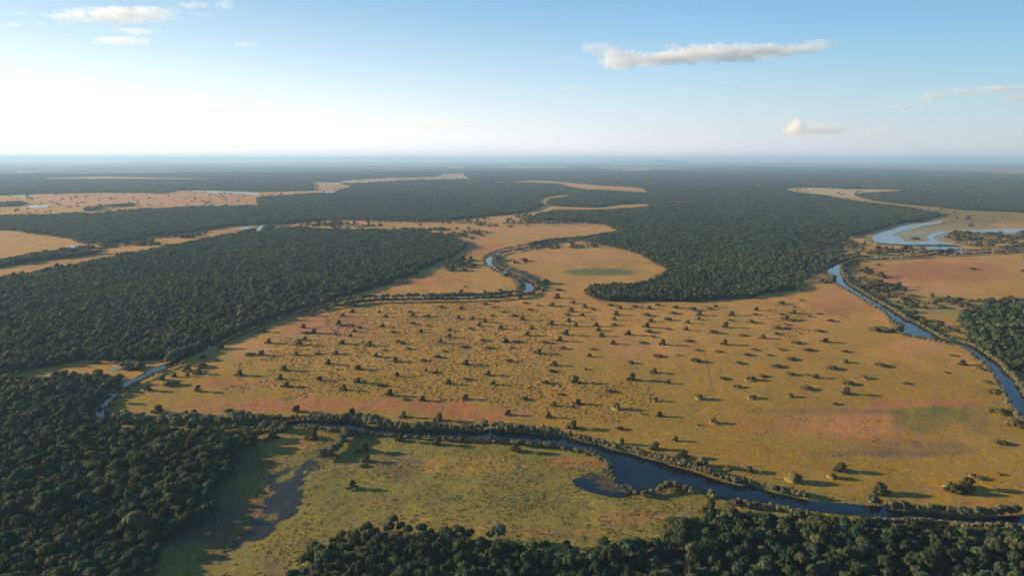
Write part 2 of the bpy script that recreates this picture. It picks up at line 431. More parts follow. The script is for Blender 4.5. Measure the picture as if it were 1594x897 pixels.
def water_material(name, col, rough):
    m, n, l, p = mat(name)
    p.inputs['Base Color'].default_value = (*col, 1)
    p.inputs['Roughness'].default_value = rough
    p.inputs['IOR'].default_value = 1.33
    tc = n.new('ShaderNodeTexCoord')
    t = n.new('ShaderNodeTexNoise'); t.inputs['Scale'].default_value = .6; t.inputs['Detail'].default_value = 3
    l.new(tc.outputs['Object'], t.inputs['Vector'])
    b = n.new('ShaderNodeBump'); b.inputs['Strength'].default_value = .08; b.inputs['Distance'].default_value = .1
    l.new(t.outputs[0], b.inputs['Height']); l.new(b.outputs[0], p.inputs['Normal'])
    return m

M_GROUND = ground_material()
LEAF = {'dark green': leaf_material('leaf_dark', (.050, .077, .039)),
        'olive green': leaf_material('leaf_olive', (.082, .102, .042)),
        'grey-green': leaf_material('leaf_grey', (.074, .090, .056))}
M_BANK = leaf_material('leaf_bank', (.165, .16, .088), .3, .035, .3)
M_SCRUB = leaf_material('leaf_scrub', (.07, .073, .029), .3)
M_LOWB = leaf_material('leaf_low_bush', (.135, .12, .046), .25)
M_PALE = leaf_material('leaf_pale', (.15, .13, .048), .2, .02)
M_TUFT = leaf_material('grass_tuft', (.36, .225, .06), .12, .012, .35)
M_TUFTG = leaf_material('grass_tuft_green', (.20, .175, .045), .25, .03, .4)
M_BARK = plain_material('bark', (.13, .105, .08), .9, 3)
M_MOUND = plain_material('mound_grass', (.23, .165, .05), .95, 1.2, .45)
M_WATER = water_material('river_water', (.004, .010, .022), .05)
M_POND = water_material('pond_water', (.14, .18, .20), .22)
M_BANKSOIL = plain_material('bank_soil', (.06, .05, .035), .95, .3)

# ------------------------------------------------------------------ ground sheet
def mesh_np(name, verts, faces_flat, loop_n, materials, attrs=None, smooth=False):
    me = bpy.data.meshes.new(name)
    nv = len(verts); nf = len(faces_flat) // loop_n
    me.vertices.add(nv)
    me.vertices.foreach_set('co', np.asarray(verts, np.float32).ravel())
    me.loops.add(len(faces_flat))
    me.loops.foreach_set('vertex_index', np.asarray(faces_flat, np.int32))
    me.polygons.add(nf)
    me.polygons.foreach_set('loop_start', np.arange(0, nf * loop_n, loop_n, dtype=np.int32))
    me.polygons.foreach_set('loop_total', np.full(nf, loop_n, np.int32))
    me.polygons.foreach_set('use_smooth', np.full(nf, smooth, bool))
    for m in materials:
        me.materials.append(m)
    me.update(calc_edges=True)
    for k, (typ, data) in (attrs or {}).items():
        a = me.attributes.new(k, typ, 'POINT')
        if typ == 'FLOAT_COLOR':
            d = np.ones((nv, 4), np.float32); d[:, :3] = data
            a.data.foreach_set('color', d.ravel())
        elif typ == 'FLOAT_VECTOR':
            a.data.foreach_set('vector', np.asarray(data, np.float32).ravel())
        else:
            a.data.foreach_set('value', np.asarray(data, np.int32 if typ == 'INT' else np.float32))
    return me

def seg_dist(px, py, line):
    d = np.full(px.shape, 1e9)
    L = np.array(line)
    for i in range(len(L) - 1):
        ax, ay = L[i]; bx, by = L[i + 1]
        vx, vy = bx - ax, by - ay
        t = np.clip(((px - ax) * vx + (py - ay) * vy) / (vx * vx + vy * vy + 1e-9), 0, 1)
        d = np.minimum(d, np.hypot(px - ax - t * vx, py - ay - t * vy))
    return d

TAN = np.array([.42, .225, .058]); GOLD = np.array([.315, .185, .034]); RED = np.array([.39, .150, .067]); PINK = np.array([.49, .228, .11])
OLIVE = np.array([.15, .135, .036]); GREEN = np.array([.12, .135, .042]); BROWN = np.array([.17, .115, .07]); SAND = np.array([.50, .42, .31])
FLOOR = np.array([.085, .075, .042]); MUDC = np.array([.005, .008, .013]); CANOPY_SHADED = np.array([.022, .033, .024]); REED = np.array([.12, .10, .06])
#        cx   cy    rx  ry  colour weight
SOFT = [(500, 505, 70, 16, RED, .75), (385, 600, 90, 18, RED, .7), (400, 545, 40, 8, PINK, .5), (470, 628, 150, 14, RED, .75), (620, 630, 120, 12, RED, .85), (740, 645, 90, 10, RED, .85),
        (510, 513, 60, 12, PINK, .4), (330, 632, 70, 14, RED, .45), (450, 620, 16, 7, GREEN, .7), (370, 602, 36, 7, OLIVE, .6),
        (1300, 477, 60, 16, RED, .7), (1330, 462, 80, 18, PINK, .4), (1420, 540, 55, 12, PINK, .6), (1000, 545, 60, 14, PINK, .5), (820, 560, 40, 14, PINK, .35), (1250, 660, 150, 22, RED, .45),
        (1390, 690, 120, 16, RED, .3), (1330, 655, 90, 20, PINK, .38), (1440, 627, 90, 5, RED, .9), (1515, 660, 20, 30, BROWN, .35), (1270, 640, 130, 5, BROWN, .5), (1390, 706, 130, 5, BROWN, .7), (1450, 700, 160, 14, BROWN, .5),
        (1440, 652, 48, 20, OLIVE, .65), (1440, 643, 34, 10, GREEN, .5), (1490, 420, 110, 20, RED, .85), (1400, 425, 80, 20, RED, .5), (1570, 412, 22, 9, TAN, .8), (1570, 430, 30, 8, TAN, .7),
        (1450, 448, 120, 10, PINK, .5), (945, 423, 78, 8.5, GREEN, 1.2), (950, 410, 90, 8, OLIVE, .25), (880, 400, 90, 16, PINK, .4), (1010, 425, 30, 10, TAN, .6),
        (665, 437, 75, 9, RED, .7), (745, 386, 36, 9, RED, .75), (830, 357, 110, 6, PINK, .6), (600, 346, 110, 3.5, PINK, .6), (700, 425, 60, 9, TAN, .5), (700, 367, 40, 6, BROWN, .5),
        (100, 409, 130, 12, RED, .5), (370, 360, 60, 5, RED, .5), (200, 310, 250, 10, PINK, .8), (350, 312, 70, 5, RED, .35), (560, 283, 90, 5, SAND, .6), (700, 275, 60, 4, SAND, .5), (900, 290, 130, 8, PINK, .6), (480, 300, 70, 5, PINK, .8),
        (1300, 298, 100, 9, SAND, .45), (1400, 320, 60, 10, OLIVE, .5), (1500, 335, 160, 14, OLIVE, .75), (1490, 348, 80, 7, BROWN, .5), (1520, 367, 120, 8, GREEN, .6), (1345, 378, 60, 8, PINK, .5), (1400, 390, 60, 5, TAN, .8),
        (1360, 372, 22, 5, GREEN, .8), (1430, 365, 75, 11, np.array([.24, .27, .22]), .8), (1540, 360, 90, 4, np.array([.24, .27, .22]), .7), (1480, 352, 110, 8, np.array([.2, .19, .12]), .5),
        (720, 725, 95, 15, TAN, .6), (800, 745, 60, 10, BROWN, .25), (618, 725, 42, 24, BROWN, .55), (570, 778, 60, 10, BROWN, .3), (520, 780, 40, 60, GREEN, .5), (500, 700, 30, 30, OLIVE, .5),
        (690, 775, 60, 12, GREEN, .45), (900, 720, 50, 10, RED, .5), (990, 805, 90, 14, RED, .45), (870, 830, 90, 8, RED, .4), (840, 790, 90, 20, GREEN, .35), (1000, 770, 90, 14, GREEN, .35), (1145, 790, 30, 4, RED, .8),
        (450, 692, 45, 12, TAN, .9), (430, 880, 60, 30, BROWN, .5), (340, 800, 130, 110, np.array([.15, .095, .05]), 1.3), (640, 680, 200, 6, OLIVE, .5), (1100, 760, 60, 14, OLIVE, .4)]
TRACKS = [(z7([(1170, 370), (1185, 430), (1195, 480), (1215, 560), (1222, 600), (1240, 660)]), .45, BROWN * .55), (z7([(980, 460), (1030, 500), (1060, 560), (1110, 590)]), .4, BROWN * .7),
          (z7([(1130, 480), (1190, 545), (1240, 600)]), .4, BROWN * .7), (z7([(1300, 560), (1260, 700), (1150, 790)]), .5, TAN * 1.15),
          (z6([(378, 655), (360, 690), (352, 728)]), .8, BROWN * .7), (z6([(372, 655), (354, 690), (346, 728)]), .8, TAN * 1.08),
          (z6([(800, 688), (730, 720), (690, 745), (640, 770)]), .7, BROWN * .6), (z6([(795, 684), (725, 715), (684, 742)]), .5, TAN * 1.08),
          (z6([(1150, 745), (1138, 775), (1132, 805)]), .7, BROWN * .55), (z6([(1140, 745), (1126, 775), (1122, 805)]), .7, TAN * 1.05),
          (z6([(1500, 745), (1594, 760)]), .5, BROWN), (b2([(1110, 260), (1200, 310), (1260, 345)]), .6, OLIVE), (b2([(1200, 480), (1250, 525), (1330, 575)]), .7, TAN * 1.08),
          (b2([(290, 420), (450, 430), (850, 440), (1060, 520), (1250, 535)]), .7, BROWN), (b1([(1075, 50), (1010, 120), (950, 165), (935, 230), (895, 290)]), .8, BROWN), (b1([(985, 345), (920, 415), (880, 470), (830, 525)]), .6, BROWN * .9),
          (b1([(730, 615), (660, 655), (600, 680)]), .5, BROWN), (b1([(480, 750), (400, 820), (340, 890)]), .35, REED * 1.3), (q3([(310, 335), (240, 370), (180, 420), (110, 470)]), 1.1, OLIVE * .55), (q3([(380, 500), (340, 545)]), 1.0, BROWN * .7),
          (q2([(370, 270), (470, 255), (560, 230)]), .5, OLIVE * .6), (q2([(800, 545), (1000, 545), (1300, 590), (1581, 610)]), 1.0, TAN), (q3([(0, 610), (200, 640), (420, 660), (560, 690)]), .9, BROWN * .8),
          (q2([(60, 880), (250, 700), (400, 560), (520, 450)]), .6, OLIVE * .7), (z8([(520, 545), (700, 560), (900, 560)]), .4, GOLD), (z8([(1300, 620), (1360, 660), (1350, 700)]), .5, OLIVE)]

def soil(X, Y):
    x, y = w2px(X, Y)
    d = np.hypot(X, Y)
    # uneven outlines
    jx = (fbm(X * .05, Y * .05, 3) - .5) * 14 + (fbm(X * .3, Y * .3, 5, 2) - .5) * 4
    jy = (fbm(X * .05, Y * .05, 9) - .5) * 14
    xj, yj = w2px(X + jx, Y + jy)
    fm = forest_mask(xj, yj)
    d_ = np.maximum((Y + jy) * CT + (H - 3.6) * ST, 1.0)
    fm[(forest_mask(797 + F * (X + jx) / d_, 448.5 - F * ((Y + jy) * ST - (H - 3.6) * CT) / d_) == 0) & (d < 3000)] = 0
    behind = (Y < 40)
    fm[behind] = 6
    n1 = fbm(X * .012, Y * .02, 21, 4); n2 = fbm(X * .07, Y * .05, 31, 4)
    t = np.clip((yj - 500) / 130.0 + (n1 - .5) * 1.2, 0, 1)[:, None]
    c = TAN * (1 - t) + GOLD * t
    t = np.clip((yj - 660 - np.maximum(0, (xj - 900)) * .22) / 35.0 + (n2 - .5) * .9, 0, 1)[:, None]
    low = OLIVE * 1.05 + GOLD * .2
    c = c * (1 - t) + low * t
    hs = np.clip(.25 + 1.5 * fbm(X * .22, Y * .16, 93, 4), .2, 1.25)
    for cx, cy, rx, ry, col, w in SOFT:
        near = (np.abs(x - cx) < rx * 2.4) & (np.abs(y - cy) < ry * 2.4)
        if not near.any():
            continue
        q = np.hypot((x[near] - cx) / rx, (y[near] - cy) / ry) + (n1[near] - .5) * 1.3 + (n2[near] - .5) * .9
        k = np.clip((1.15 - q) / .55, 0, 1); k = (k * k * (3 - 2 * k) * np.minimum(1, w * hs[near]))[:, None]
        c[near] = c[near] * (1 - k) + col * k
    # patchy grass
    c *= (.86 + .28 * n2)[:, None]
    g = np.clip((fbm(X * .05, Y * .03, 77, 4) - .52) * 5, 0, .2)[:, None]
    c = c * (1 - g) + OLIVE * 1.2 * g
    far = np.clip((d - 1500) / 1500, 0, 1)[:, None]
    s = inpoly(SAV, xj, yj)
    k = (np.clip(.45 + (n2 - .5) * 2, 0, .9) * s)[:, None]
    c = c * (1 - k) + (GREEN * 1.45) * k
    wet = np.zeros(x.shape)
    near = d < 1200
    for line, wid, col in TRACKS:
        L = [tuple(map(float, px2w(*p))) for p in smooth_line(line, 4)]
        La = np.array(L)
        b = (X > La[:, 0].min() - 3) & (X < La[:, 0].max() + 3) & (Y > La[:, 1].min() - 3) & (Y < La[:, 1].max() + 3)
        if b.any():
            k = np.clip(1.5 - seg_dist(X[b] + jx[b] * .12, Y[b] + jy[b] * .12, L) / wid, 0, .4)[:, None]
            c[b] = c[b] * (1 - k) + col * k
    hf = fbm(X * .3, Y * .2, 84, 3)
    b = inpoly(MUD, x + (n2 - .5) * 40 + (hf - .5) * 40, y + (n1 - .5) * 20) & near
    k = np.clip((.70 - fbm(X[b] * .22, Y[b] * .14, 23, 5)) * 5.5, .15, .95) * np.clip(1.35 - .6 * hf[b], .5, 1)
    c[b] = c[b] * (1 - k[:, None]) + MUDC * k[:, None]; wet[b] = k * .8
    hf = fbm(X * .35, Y * .3, 83, 3)
    b = inpoly(BAY, x + (n2 - .5) * 16 + (hf - .5) * 40, y + (n1 - .5) * 8 + (hf - .5) * 14) & near
    k = np.clip((hf[b] - .52) * 7 + np.clip((x[b] - 915) / 15, -1.2, .5), 0, 1)[:, None]
    c[b] = MUDC * 1.1 * (1 - k) + REED * .7 * k; wet[b] = 1 - k[:, 0] * .7
    # soil at the water's edge
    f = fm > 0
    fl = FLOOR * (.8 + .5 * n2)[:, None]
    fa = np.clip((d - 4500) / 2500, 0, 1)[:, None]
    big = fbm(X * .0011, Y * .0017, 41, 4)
    fl = fl * (1 - fa) + CANOPY_SHADED * (.72 + .6 * big)[:, None] * fa  # distant woods on flat ground: crowns' self-shadow put into the darker canopy colour
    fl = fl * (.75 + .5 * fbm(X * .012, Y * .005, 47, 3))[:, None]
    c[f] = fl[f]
    wide = f & (d > 5500)
    pal = np.clip((fbm(X * .0006, Y * .0003, 55, 3) - .60) * 9, 0, .65)[:, None] * wide[:, None]
    c = c * (1 - pal) + (TAN * .8) * pal
    return c, wet, fm

rows = np.concatenate([np.arange(248.4, 262, .4), np.arange(262, 320, .7), np.arange(320, 1010, 1.25)])
dep = TH + np.arctan((rows - 448.5) / F)
rad = np.concatenate([[3.0, 30.0, 70.0, 110.0, 130.0], (H / np.tan(dep))[::-1]])
az = np.concatenate([np.arange(-180, -46, 4.0), np.arange(-46, 46, .09), np.arange(46, 180, 4.0)])
AZ, RD = np.meshgrid(np.radians(az), rad)
GX = (np.sin(AZ) * RD).ravel(); GY = (np.cos(AZ) * RD).ravel()
gcol, gwet, gfm = soil(GX, GY)
gz = -.35 * fbm(GX * .08, GY * .08, 61, 3) * (np.hypot(GX, GY) < 3000) - .02
na, nr = len(az), len(rad)
ii = (np.arange(nr - 1)[:, None] * na + np.arange(na)[None, :]).ravel()
jj = (np.arange(nr - 1)[:, None] * na + (np.arange(na) + 1)[None, :] % na).ravel()
quads = np.stack([ii, jj, jj + na, ii + na], 1)
verts = np.stack([GX, GY, gz], 1)
# close the middle
gm = mesh_np('ground', verts, quads.ravel(), 4, [M_GROUND], {'soil': ('FLOAT_COLOR', gcol), 'wet': ('FLOAT', gwet)}, True)
bm_ = bmesh.new(); bm_.from_mesh(gm); bm_.verts.ensure_lookup_table()
bm_.faces.new([bm_.verts[i] for i in range(na)][::-1])
bm_.to_mesh(gm); bm_.free()
ground = bpy.data.objects.new('ground', gm); COL.objects.link(ground)
tag(ground, 'wide flat floodplain of dry orange and olive grass', 'ground', kind='structure')

# ------------------------------------------------------------------ water
def sheet(name, poly, z, m, label, cat):
    bm = bmesh.new()
    vs = []
    last = None
    for (x, y) in poly:
        X, Y = px2w(x, y)
        if last is not None and math.hypot(X - last[0], Y - last[1]) < .05:
            continue
        last = (X, Y)
        a = mnoise.noise(Vector((float(X) * .22, float(Y) * .22, 0))) * .8
        b = mnoise.noise(Vector((float(X) * .22, float(Y) * .22, 9))) * .8
        vs.append(bm.verts.new((float(X) + a, float(Y) + b, z)))
    f = bm.faces.new(vs)
    if f.normal.z < 0:
        f.normal_flip()
    bm.normal_update()
    bmesh.ops.triangulate(bm, faces=[f])
    for f in bm.faces:
        if f.normal.z < 0:
            f.normal_flip()
    me = bpy.data.meshes.new(name); bm.to_mesh(me); bm.free()
    me.materials.append(m)
    o = bpy.data.objects.new(name, me); COL.objects.link(o)
    return tag(o, label, cat, kind='structure')

for poly, lab in RIVERS:
    sheet('river', poly, .05, M_WATER, lab, 'river')
sheet('river', RIV_FAR[0], .06, M_WATER, 'short pale glimpse of far channel above the central plain', 'river')
for lab, polys in PONDS.items():
    sheet('pond', smooth_line(polys[0], 2, True), .03, M_WATER if 'dark' in lab else M_POND, lab, 'pond')

# embankment across the far ponds
bm = bmesh.new()
L = [Vector((*map(float, px2w(*p)), 0)) for p in smooth_line(EMBANK, 4)]
rowsv = []
for i, p in enumerate(L):
    d = (L[min(i + 1, len(L) - 1)] - L[max(i - 1, 0)]).normalized(); nrm = Vector((-d.y, d.x, 0))
    rowsv.append([bm.verts.new(p + nrm * w + Vector((0, 0, z))) for w, z in ((-5, -.1), (-3, 1.1), (3, 1.1), (5, -.1))])
for a, b in zip(rowsv, rowsv[1:]):
    for k in range(3):
        bm.faces.new((a[k], a[k + 1], b[k + 1], b[k]))
bmesh.ops.recalc_face_normals(bm, faces=bm.faces[:])
me = bpy.data.meshes.new('embankment'); bm.to_mesh(me); bm.free(); me.materials.append(M_BANKSOIL)
o = bpy.data.objects.new('embankment', me); COL.objects.link(o)
tag(o, 'low dark embankment crossing the distant pale pond', 'embankment', kind='structure')

# low far hills on the horizon
def hill(px, dist, w, h, lab):
    n = 40
    X0 = (px - 797) / F * dist
    vs, fs = [], []
    for j in range(7):
        for i in range(n + 1):
            t = i / n * 2 - 1; s = j / 6 * 2 - 1
            k = max(0, 1 - t * t) * max(0, 1 - s * s)
            z = h * k * (.6 + .6 * mnoise.noise(Vector((t * 3 + px, s * 2, 4)))) + h * .1 * k
            vs.append((X0 + t * w, dist + s * w * .4, max(-.5, z) - .5 * (k == 0)))
    for j in range(6):
        for i in range(n):
            a = j * (n + 1) + i
            fs += [a, a + 1, a + n + 2, a + n + 1]
    me = mesh_np('hill', vs, fs, 4, [M_HILL], smooth=True)
    o = bpy.data.objects.new('hill', me); COL.objects.link(o)
    tag(o, lab, 'hill', kind='structure')
M_HILL = plain_material('hill_wood', (.04, .05, .03), .95, .002)
hill(1035, 19000, 700, 118, 'faint low hill on the horizon right of centre')
hill(985, 21000, 1300, 112, 'faint long rise on the horizon left of the low hill')

# ------------------------------------------------------------------ foliage meshes
def ico(sub):
    bm = bmesh.new(); bmesh.ops.create_icosphere(bm, subdivisions=sub, radius=1)
    v = np.array([p.co[:] for p in bm.verts]); f = np.array([[q.index for q in t.verts] for t in bm.faces]); bm.free()
    return v, f
ICO = {1: ico(1), 2: ico(2), 3: ico(3)}

def crown_np(seed, w, h, base, nl, leaves, leaf, sub, flat=.75, spread=.62, lobe=(.15, .28)):
    """crown of lobes: a noisy core in each lobe with leaf clumps over it; returns verts, quads/tris lists, tint"""
    rg = np.random.default_rng(seed)
    V, T, Q, A = [], [], [], []
    nv = 0
    iv, it = ICO[sub]
    hc = (h - base)
    for k in range(nl):
        a = k * 2.399 + rg.uniform(-.5, .5)
        rr = spread * math.sqrt((k + .3) / nl) * w * .5
        top = 1 - (rr / (w * .5)) ** 2 * .75
        rl = w * rg.uniform(*lobe) * (1.15 if k == 0 else 1)
        c = np.array([math.cos(a) * rr * rg.uniform(.8, 1.15), math.sin(a) * rr * rg.uniform(.8, 1.15), base + hc * (.30 + .48 * top * rg.uniform(.6, 1.05))])
        sc = np.array([rl, rl, rl * flat * rg.uniform(.85, 1.2)])
        tint = rg.uniform(0, 1)
        nn = np.array([1 + .33 * mnoise.noise(Vector((*(p * 1.9 + seed * 3.1 + k * 7.7),))) + .15 * mnoise.noise(Vector((*(p * 4.3 + seed + k),))) for p in iv])
        pv = iv * nn[:, None] * sc * .93 + c
        pv[:, 2] = np.maximum(pv[:, 2], base * .6)
        V.append(pv); T.append(it + nv); A.append(np.clip(tint + rg.uniform(-.15, .15, len(pv)), 0, 1)); nv += len(pv)
        if leaves:
            d = rg.normal(size=(leaves, 3)); d[:, 2] = d[:, 2] * .9 + .25
            d /= np.linalg.norm(d, axis=1)[:, None]
            pc = d * sc * rg.uniform(.82, 1.22, (leaves, 1)) + c
            keep = pc[:, 2] > base * .55
            pc = pc[keep]; d = d[keep]; m = len(pc)
            nrm = d + rg.normal(size=(m, 3)) * .55
            nrm /= np.linalg.norm(nrm, axis=1)[:, None]
            u = np.cross(nrm, rg.normal(size=(m, 3))); u /= np.linalg.norm(u, axis=1)[:, None]
            v = np.cross(nrm, u)
            s = leaf * rg.uniform(.55, 1.3, (m, 1))
            q = np.stack([pc - u * s * .5 - v * s * .35, pc + u * s * .6 - v * s * .2, pc + u * s * .35 + v * s * .5, pc - u * s * .5 + v * s * .4], 1).reshape(-1, 3)
            V.append(q); Q.append(np.arange(m * 4).reshape(-1, 4) + nv)
            A.append(np.repeat(np.clip(tint * .7 + .3 * rg.uniform(0, 1, m) + rg.uniform(-.2, .2, m), 0, 1), 4)); nv += m * 4
    V = np.concatenate(V); A = np.concatenate(A)
    T = np.concatenate(T)
    Q = np.concatenate(Q) if Q else np.zeros((0, 4), int)
    return V, T, Q, A

def build_mesh(name, V, T, Q, A, mats, mi=None):
    me = bpy.data.meshes.new(name)
    nt, nq = len(T), len(Q)
    me.vertices.add(len(V)); me.vertices.foreach_set('co', np.asarray(V, np.float32).ravel())
    li = np.concatenate([T.ravel(), Q.ravel()]).astype(np.int32)
    me.loops.add(len(li)); me.loops.foreach_set('vertex_index', li)
    me.polygons.add(nt + nq)
    me.polygons.foreach_set('loop_start', np.concatenate([np.arange(nt) * 3, nt * 3 + np.arange(nq) * 4]).astype(np.int32))
    me.polygons.foreach_set('loop_total', np.concatenate([np.full(nt, 3), np.full(nq, 4)]).astype(np.int32))
    for m in mats:
        me.materials.append(m)
    if mi is not None:
        me.polygons.foreach_set('material_index', np.asarray(mi, np.int32))
    me.update(calc_edges=True)
    a = me.attributes.new('tint', 'FLOAT', 'POINT'); a.data.foreach_set('value', np.asarray(A, np.float32))
    return me

def trunk_np(seed, h, base, r, w, limbs=4):
    rg = np.random.default_rng(seed + 500)
    V, Q = [], []
    def tube(pts, rs, n=6):
        s = len(V)
        for i, (p, q) in enumerate(zip(pts, rs)):
            d = (pts[min(i + 1, len(pts) - 1)] - pts[max(0, i - 1)]).normalized()
            u = d.orthogonal().normalized(); v = d.cross(u)
            for k in range(n):
                V.append(p + (u * math.cos(k / n * 6.283) + v * math.sin(k / n * 6.283)) * q)
        for i in range(len(pts) - 1):
            for k in range(n):
                Q.append((s + i * n + k, s + i * n + (k + 1) % n, s + (i + 1) * n + (k + 1) % n, s + (i + 1) * n + k))
    lean = Vector((rg.uniform(-.3, .3), rg.uniform(-.3, .3), 0))
    fork = base + (h - base) * .2
    tube([Vector((0, 0, -.2)), Vector((0, 0, fork * .5)) + lean * .3, Vector((0, 0, fork)) + lean], [r * 1.25, r, r * .8])
    for k in range(limbs):
        a = k * 6.283 / limbs + rg.uniform(-.4, .4)
        e = Vector((math.cos(a) * w * .3, math.sin(a) * w * .3, base + (h - base) * rg.uniform(.45, .7)))
        m = (Vector((0, 0, fork)) + lean).lerp(e, .5) + Vector((0, 0, -.15))
        tube([Vector((0, 0, fork * .97)) + lean, m, e], [r * .6, r * .4, r * .18])
    return np.array([p[:] for p in V]), np.array(Q)

def mesh_from_trunk(name, *a):
    V, Q = trunk_np(*a)
    return mesh_np(name, V, Q.ravel(), 4, [M_BARK], smooth=True)

NTREE = 5
CR_HI, TR_HI = {}, []
for i in range(NTREE):
    w = 1.0 + .16 * (i % 3 - 1)
    d = crown_np(100 + i, 6.2 * w, 7.0 + .6 * (i % 2), 1.8, 17 + i % 4, 62, .58, 2, .8, .8, (.11, .21))
    for tone, m in LEAF.items():
        CR_HI[(i, tone)] = build_mesh('crown', *d, [m])
    TR_HI.append(mesh_from_trunk('trunk', 100 + i, 7.2, 2.2, .17, 6.0))
# small trees of the open plain: unit height about 3.4 m, low and often leaning on a termite mound
CR_PL, TR_PL = [], []
for i in range(6):
    d = crown_np(200 + i, 3.3 + .4 * (i % 3), 3.7 - .3 * (i % 2), .6, 8, 70, .42, 2, .85, .7)
    e_ = crown_np(260 + i, 4.6, 1.3, .02, 6, 30, .40, 2, .5, 1.1)
    e_[0][:, 0] -= .7
    nb = len(d[0])
    d = (np.concatenate([d[0], e_[0]]), np.concatenate([d[1], e_[1] + nb]), np.concatenate([d[2], e_[2] + nb]), np.concatenate([d[3], e_[3]]))
    CR_PL.append(build_mesh('crown', *d, [M_SCRUB]))
    TR_PL.append(mesh_from_trunk('trunk', 200 + i, 3.4, .9, .11, 4.0))
BUSH_PL, BUSH_PALE, BUSH_BANK = [], [], []
for i in range(5):
    BUSH_PL.append(build_mesh('bush', *crown_np(300 + i, 5.0, 1.5, .02, 12, 50, .40, 2, .42, 1.05), [M_LOWB]))
    BUSH_PALE.append(build_mesh('bush', *crown_np(320 + i, 5.0, 1.6, .05, 12, 45, .36, 2, .5, .95), [M_PALE]))
    BUSH_BANK.append(build_mesh('bush', *crown_np(340 + i, 3.0, 2.6, .1, 8, 60, .36, 2, .95, .62), [M_BANK]))

# ------------------------------------------------------------------ scattering stuff with geometry nodes
PROTO = {}
def proto_collection(name, meshes):
    c = bpy.data.collections.new(name)
    for i, me in enumerate(meshes):
        o = bpy.data.objects.new(f'{name}_{i:02d}', me)
        c.objects.link(o)
    PROTO[name] = c
    return c

def scatter(name, coll, P, rot, scl, pick, label, cat):
    """one stuff object: vertices that each carry a turn, a size and a pick, instanced by geometry nodes"""
    n = len(P)
    me = bpy.data.meshes.new(name)
    me.vertices.add(n); me.vertices.foreach_set('co', np.asarray(P, np.float32).ravel())
    for k, typ, dat, key in (('turn', 'FLOAT_VECTOR', rot, 'vector'), ('size', 'FLOAT_VECTOR', scl, 'vector'), ('pick', 'INT', pick, 'value')):
        a = me.attributes.new(k, typ, 'POINT'); a.data.foreach_set(key, np.asarray(dat, np.int32 if typ == 'INT' else np.float32).ravel())
    o = bpy.data.objects.new(name, me); COL.objects.link(o)
    ng = bpy.data.node_groups.new(name + '_scatter', 'GeometryNodeTree')
    ng.interface.new_socket('Geometry', in_out='INPUT', socket_type='NodeSocketGeometry')
    ng.interface.new_socket('Geometry', in_out='OUTPUT', socket_type='NodeSocketGeometry')
    N, Lk = ng.nodes, ng.links
    gi, go = N.new('NodeGroupInput'), N.new('NodeGroupOutput')
    ci = N.new('GeometryNodeCollectionInfo'); ci.inputs['Collection'].default_value = coll
    ci.inputs['Separate Children'].default_value = True; ci.inputs['Reset Children'].default_value = True
    ip = N.new('GeometryNodeInstanceOnPoints'); ip.inputs['Pick Instance'].default_value = True
    def na_(t, nm):
        q = N.new('GeometryNodeInputNamedAttribute'); q.data_type = t; q.inputs['Name'].default_value = nm
        return q.outputs['Attribute']
    Lk.new(gi.outputs[0], ip.inputs['Points']); Lk.new(ci.outputs[0], ip.inputs['Instance'])
    Lk.new(na_('INT', 'pick'), ip.inputs['Instance Index'])
    e2r = N.new('FunctionNodeEulerToRotation')
    Lk.new(na_('FLOAT_VECTOR', 'turn'), e2r.inputs[0]); Lk.new(e2r.outputs[0], ip.inputs['Rotation'])
    Lk.new(na_('FLOAT_VECTOR', 'size'), ip.inputs['Scale'])
    Lk.new(ip.outputs[0], go.inputs[0])
    md = o.modifiers.new('scatter', 'NODES'); md.node_group = ng
    return tag(o, label, cat, kind='stuff')

def turns(n):
    t = np.zeros((n, 3)); t[:, 2] = rng.uniform(0, 6.283, n); return t

# ------------------------------------------------------------------ woods
def jgrid(r0, r1, step, xpad=(-330, 1800), ymax=985):
    """jittered grid over the part of the plain near the view between two distances"""
    a0, a1 = -50, 50
    xs = np.arange(-r1 * .82, r1 * .82, step); ys = np.arange(max(20, r0 * .55), r1, step)
    X, Y = np.meshgrid(xs, ys); X = X.ravel() + rng.uniform(-.42, .42, X.size) * step; Y = Y.ravel() + rng.uniform(-.42, .42, Y.size) * step
    d = np.hypot(X, Y)
    px, py = w2px(X, Y)
    k = (d >= r0) & (d < r1) & (px > xpad[0]) & (px < xpad[1]) & (py < ymax) & (Y > 20)
    return X[k], Y[k], px[k], py[k], d[k]

def woods(X, Y):
    X0_, Y0_ = X, Y
    X = X + rng.normal(size=X.shape) * 1.5; Y = Y + rng.normal(size=Y.shape) * 1.8
    jx = (fbm(X * .05, Y * .05, 3) - .5) * 14 + (fbm(X * .3, Y * .3, 5, 2) - .5) * 4
    jy = (fbm(X * .05, Y * .05, 9) - .5) * 14
    px, py = w2px(X + jx, Y + jy)
    m = forest_mask(px, py)
    d_ = np.maximum((Y + jy) * CT + (H - 3.6) * ST, 1.0)
    top = 448.5 - F * ((Y + jy) * ST - (H - 3.6) * CT) / d_
    m[forest_mask(797 + F * (X + jx) / d_, top) == 0] = 0
    X, Y = X0_, Y0_
    for z_ in (0.0, 1.8, 3.2, 4.4):
        d_ = np.maximum(Y * CT + (H - z_) * ST, 1.0)
        for ox_ in (-5, 0, 5):
            m[in_water(797 + F * X / d_ + ox_, 448.5 - F * (Y * ST - (H - z_) * CT) / d_)] = 0
    return m

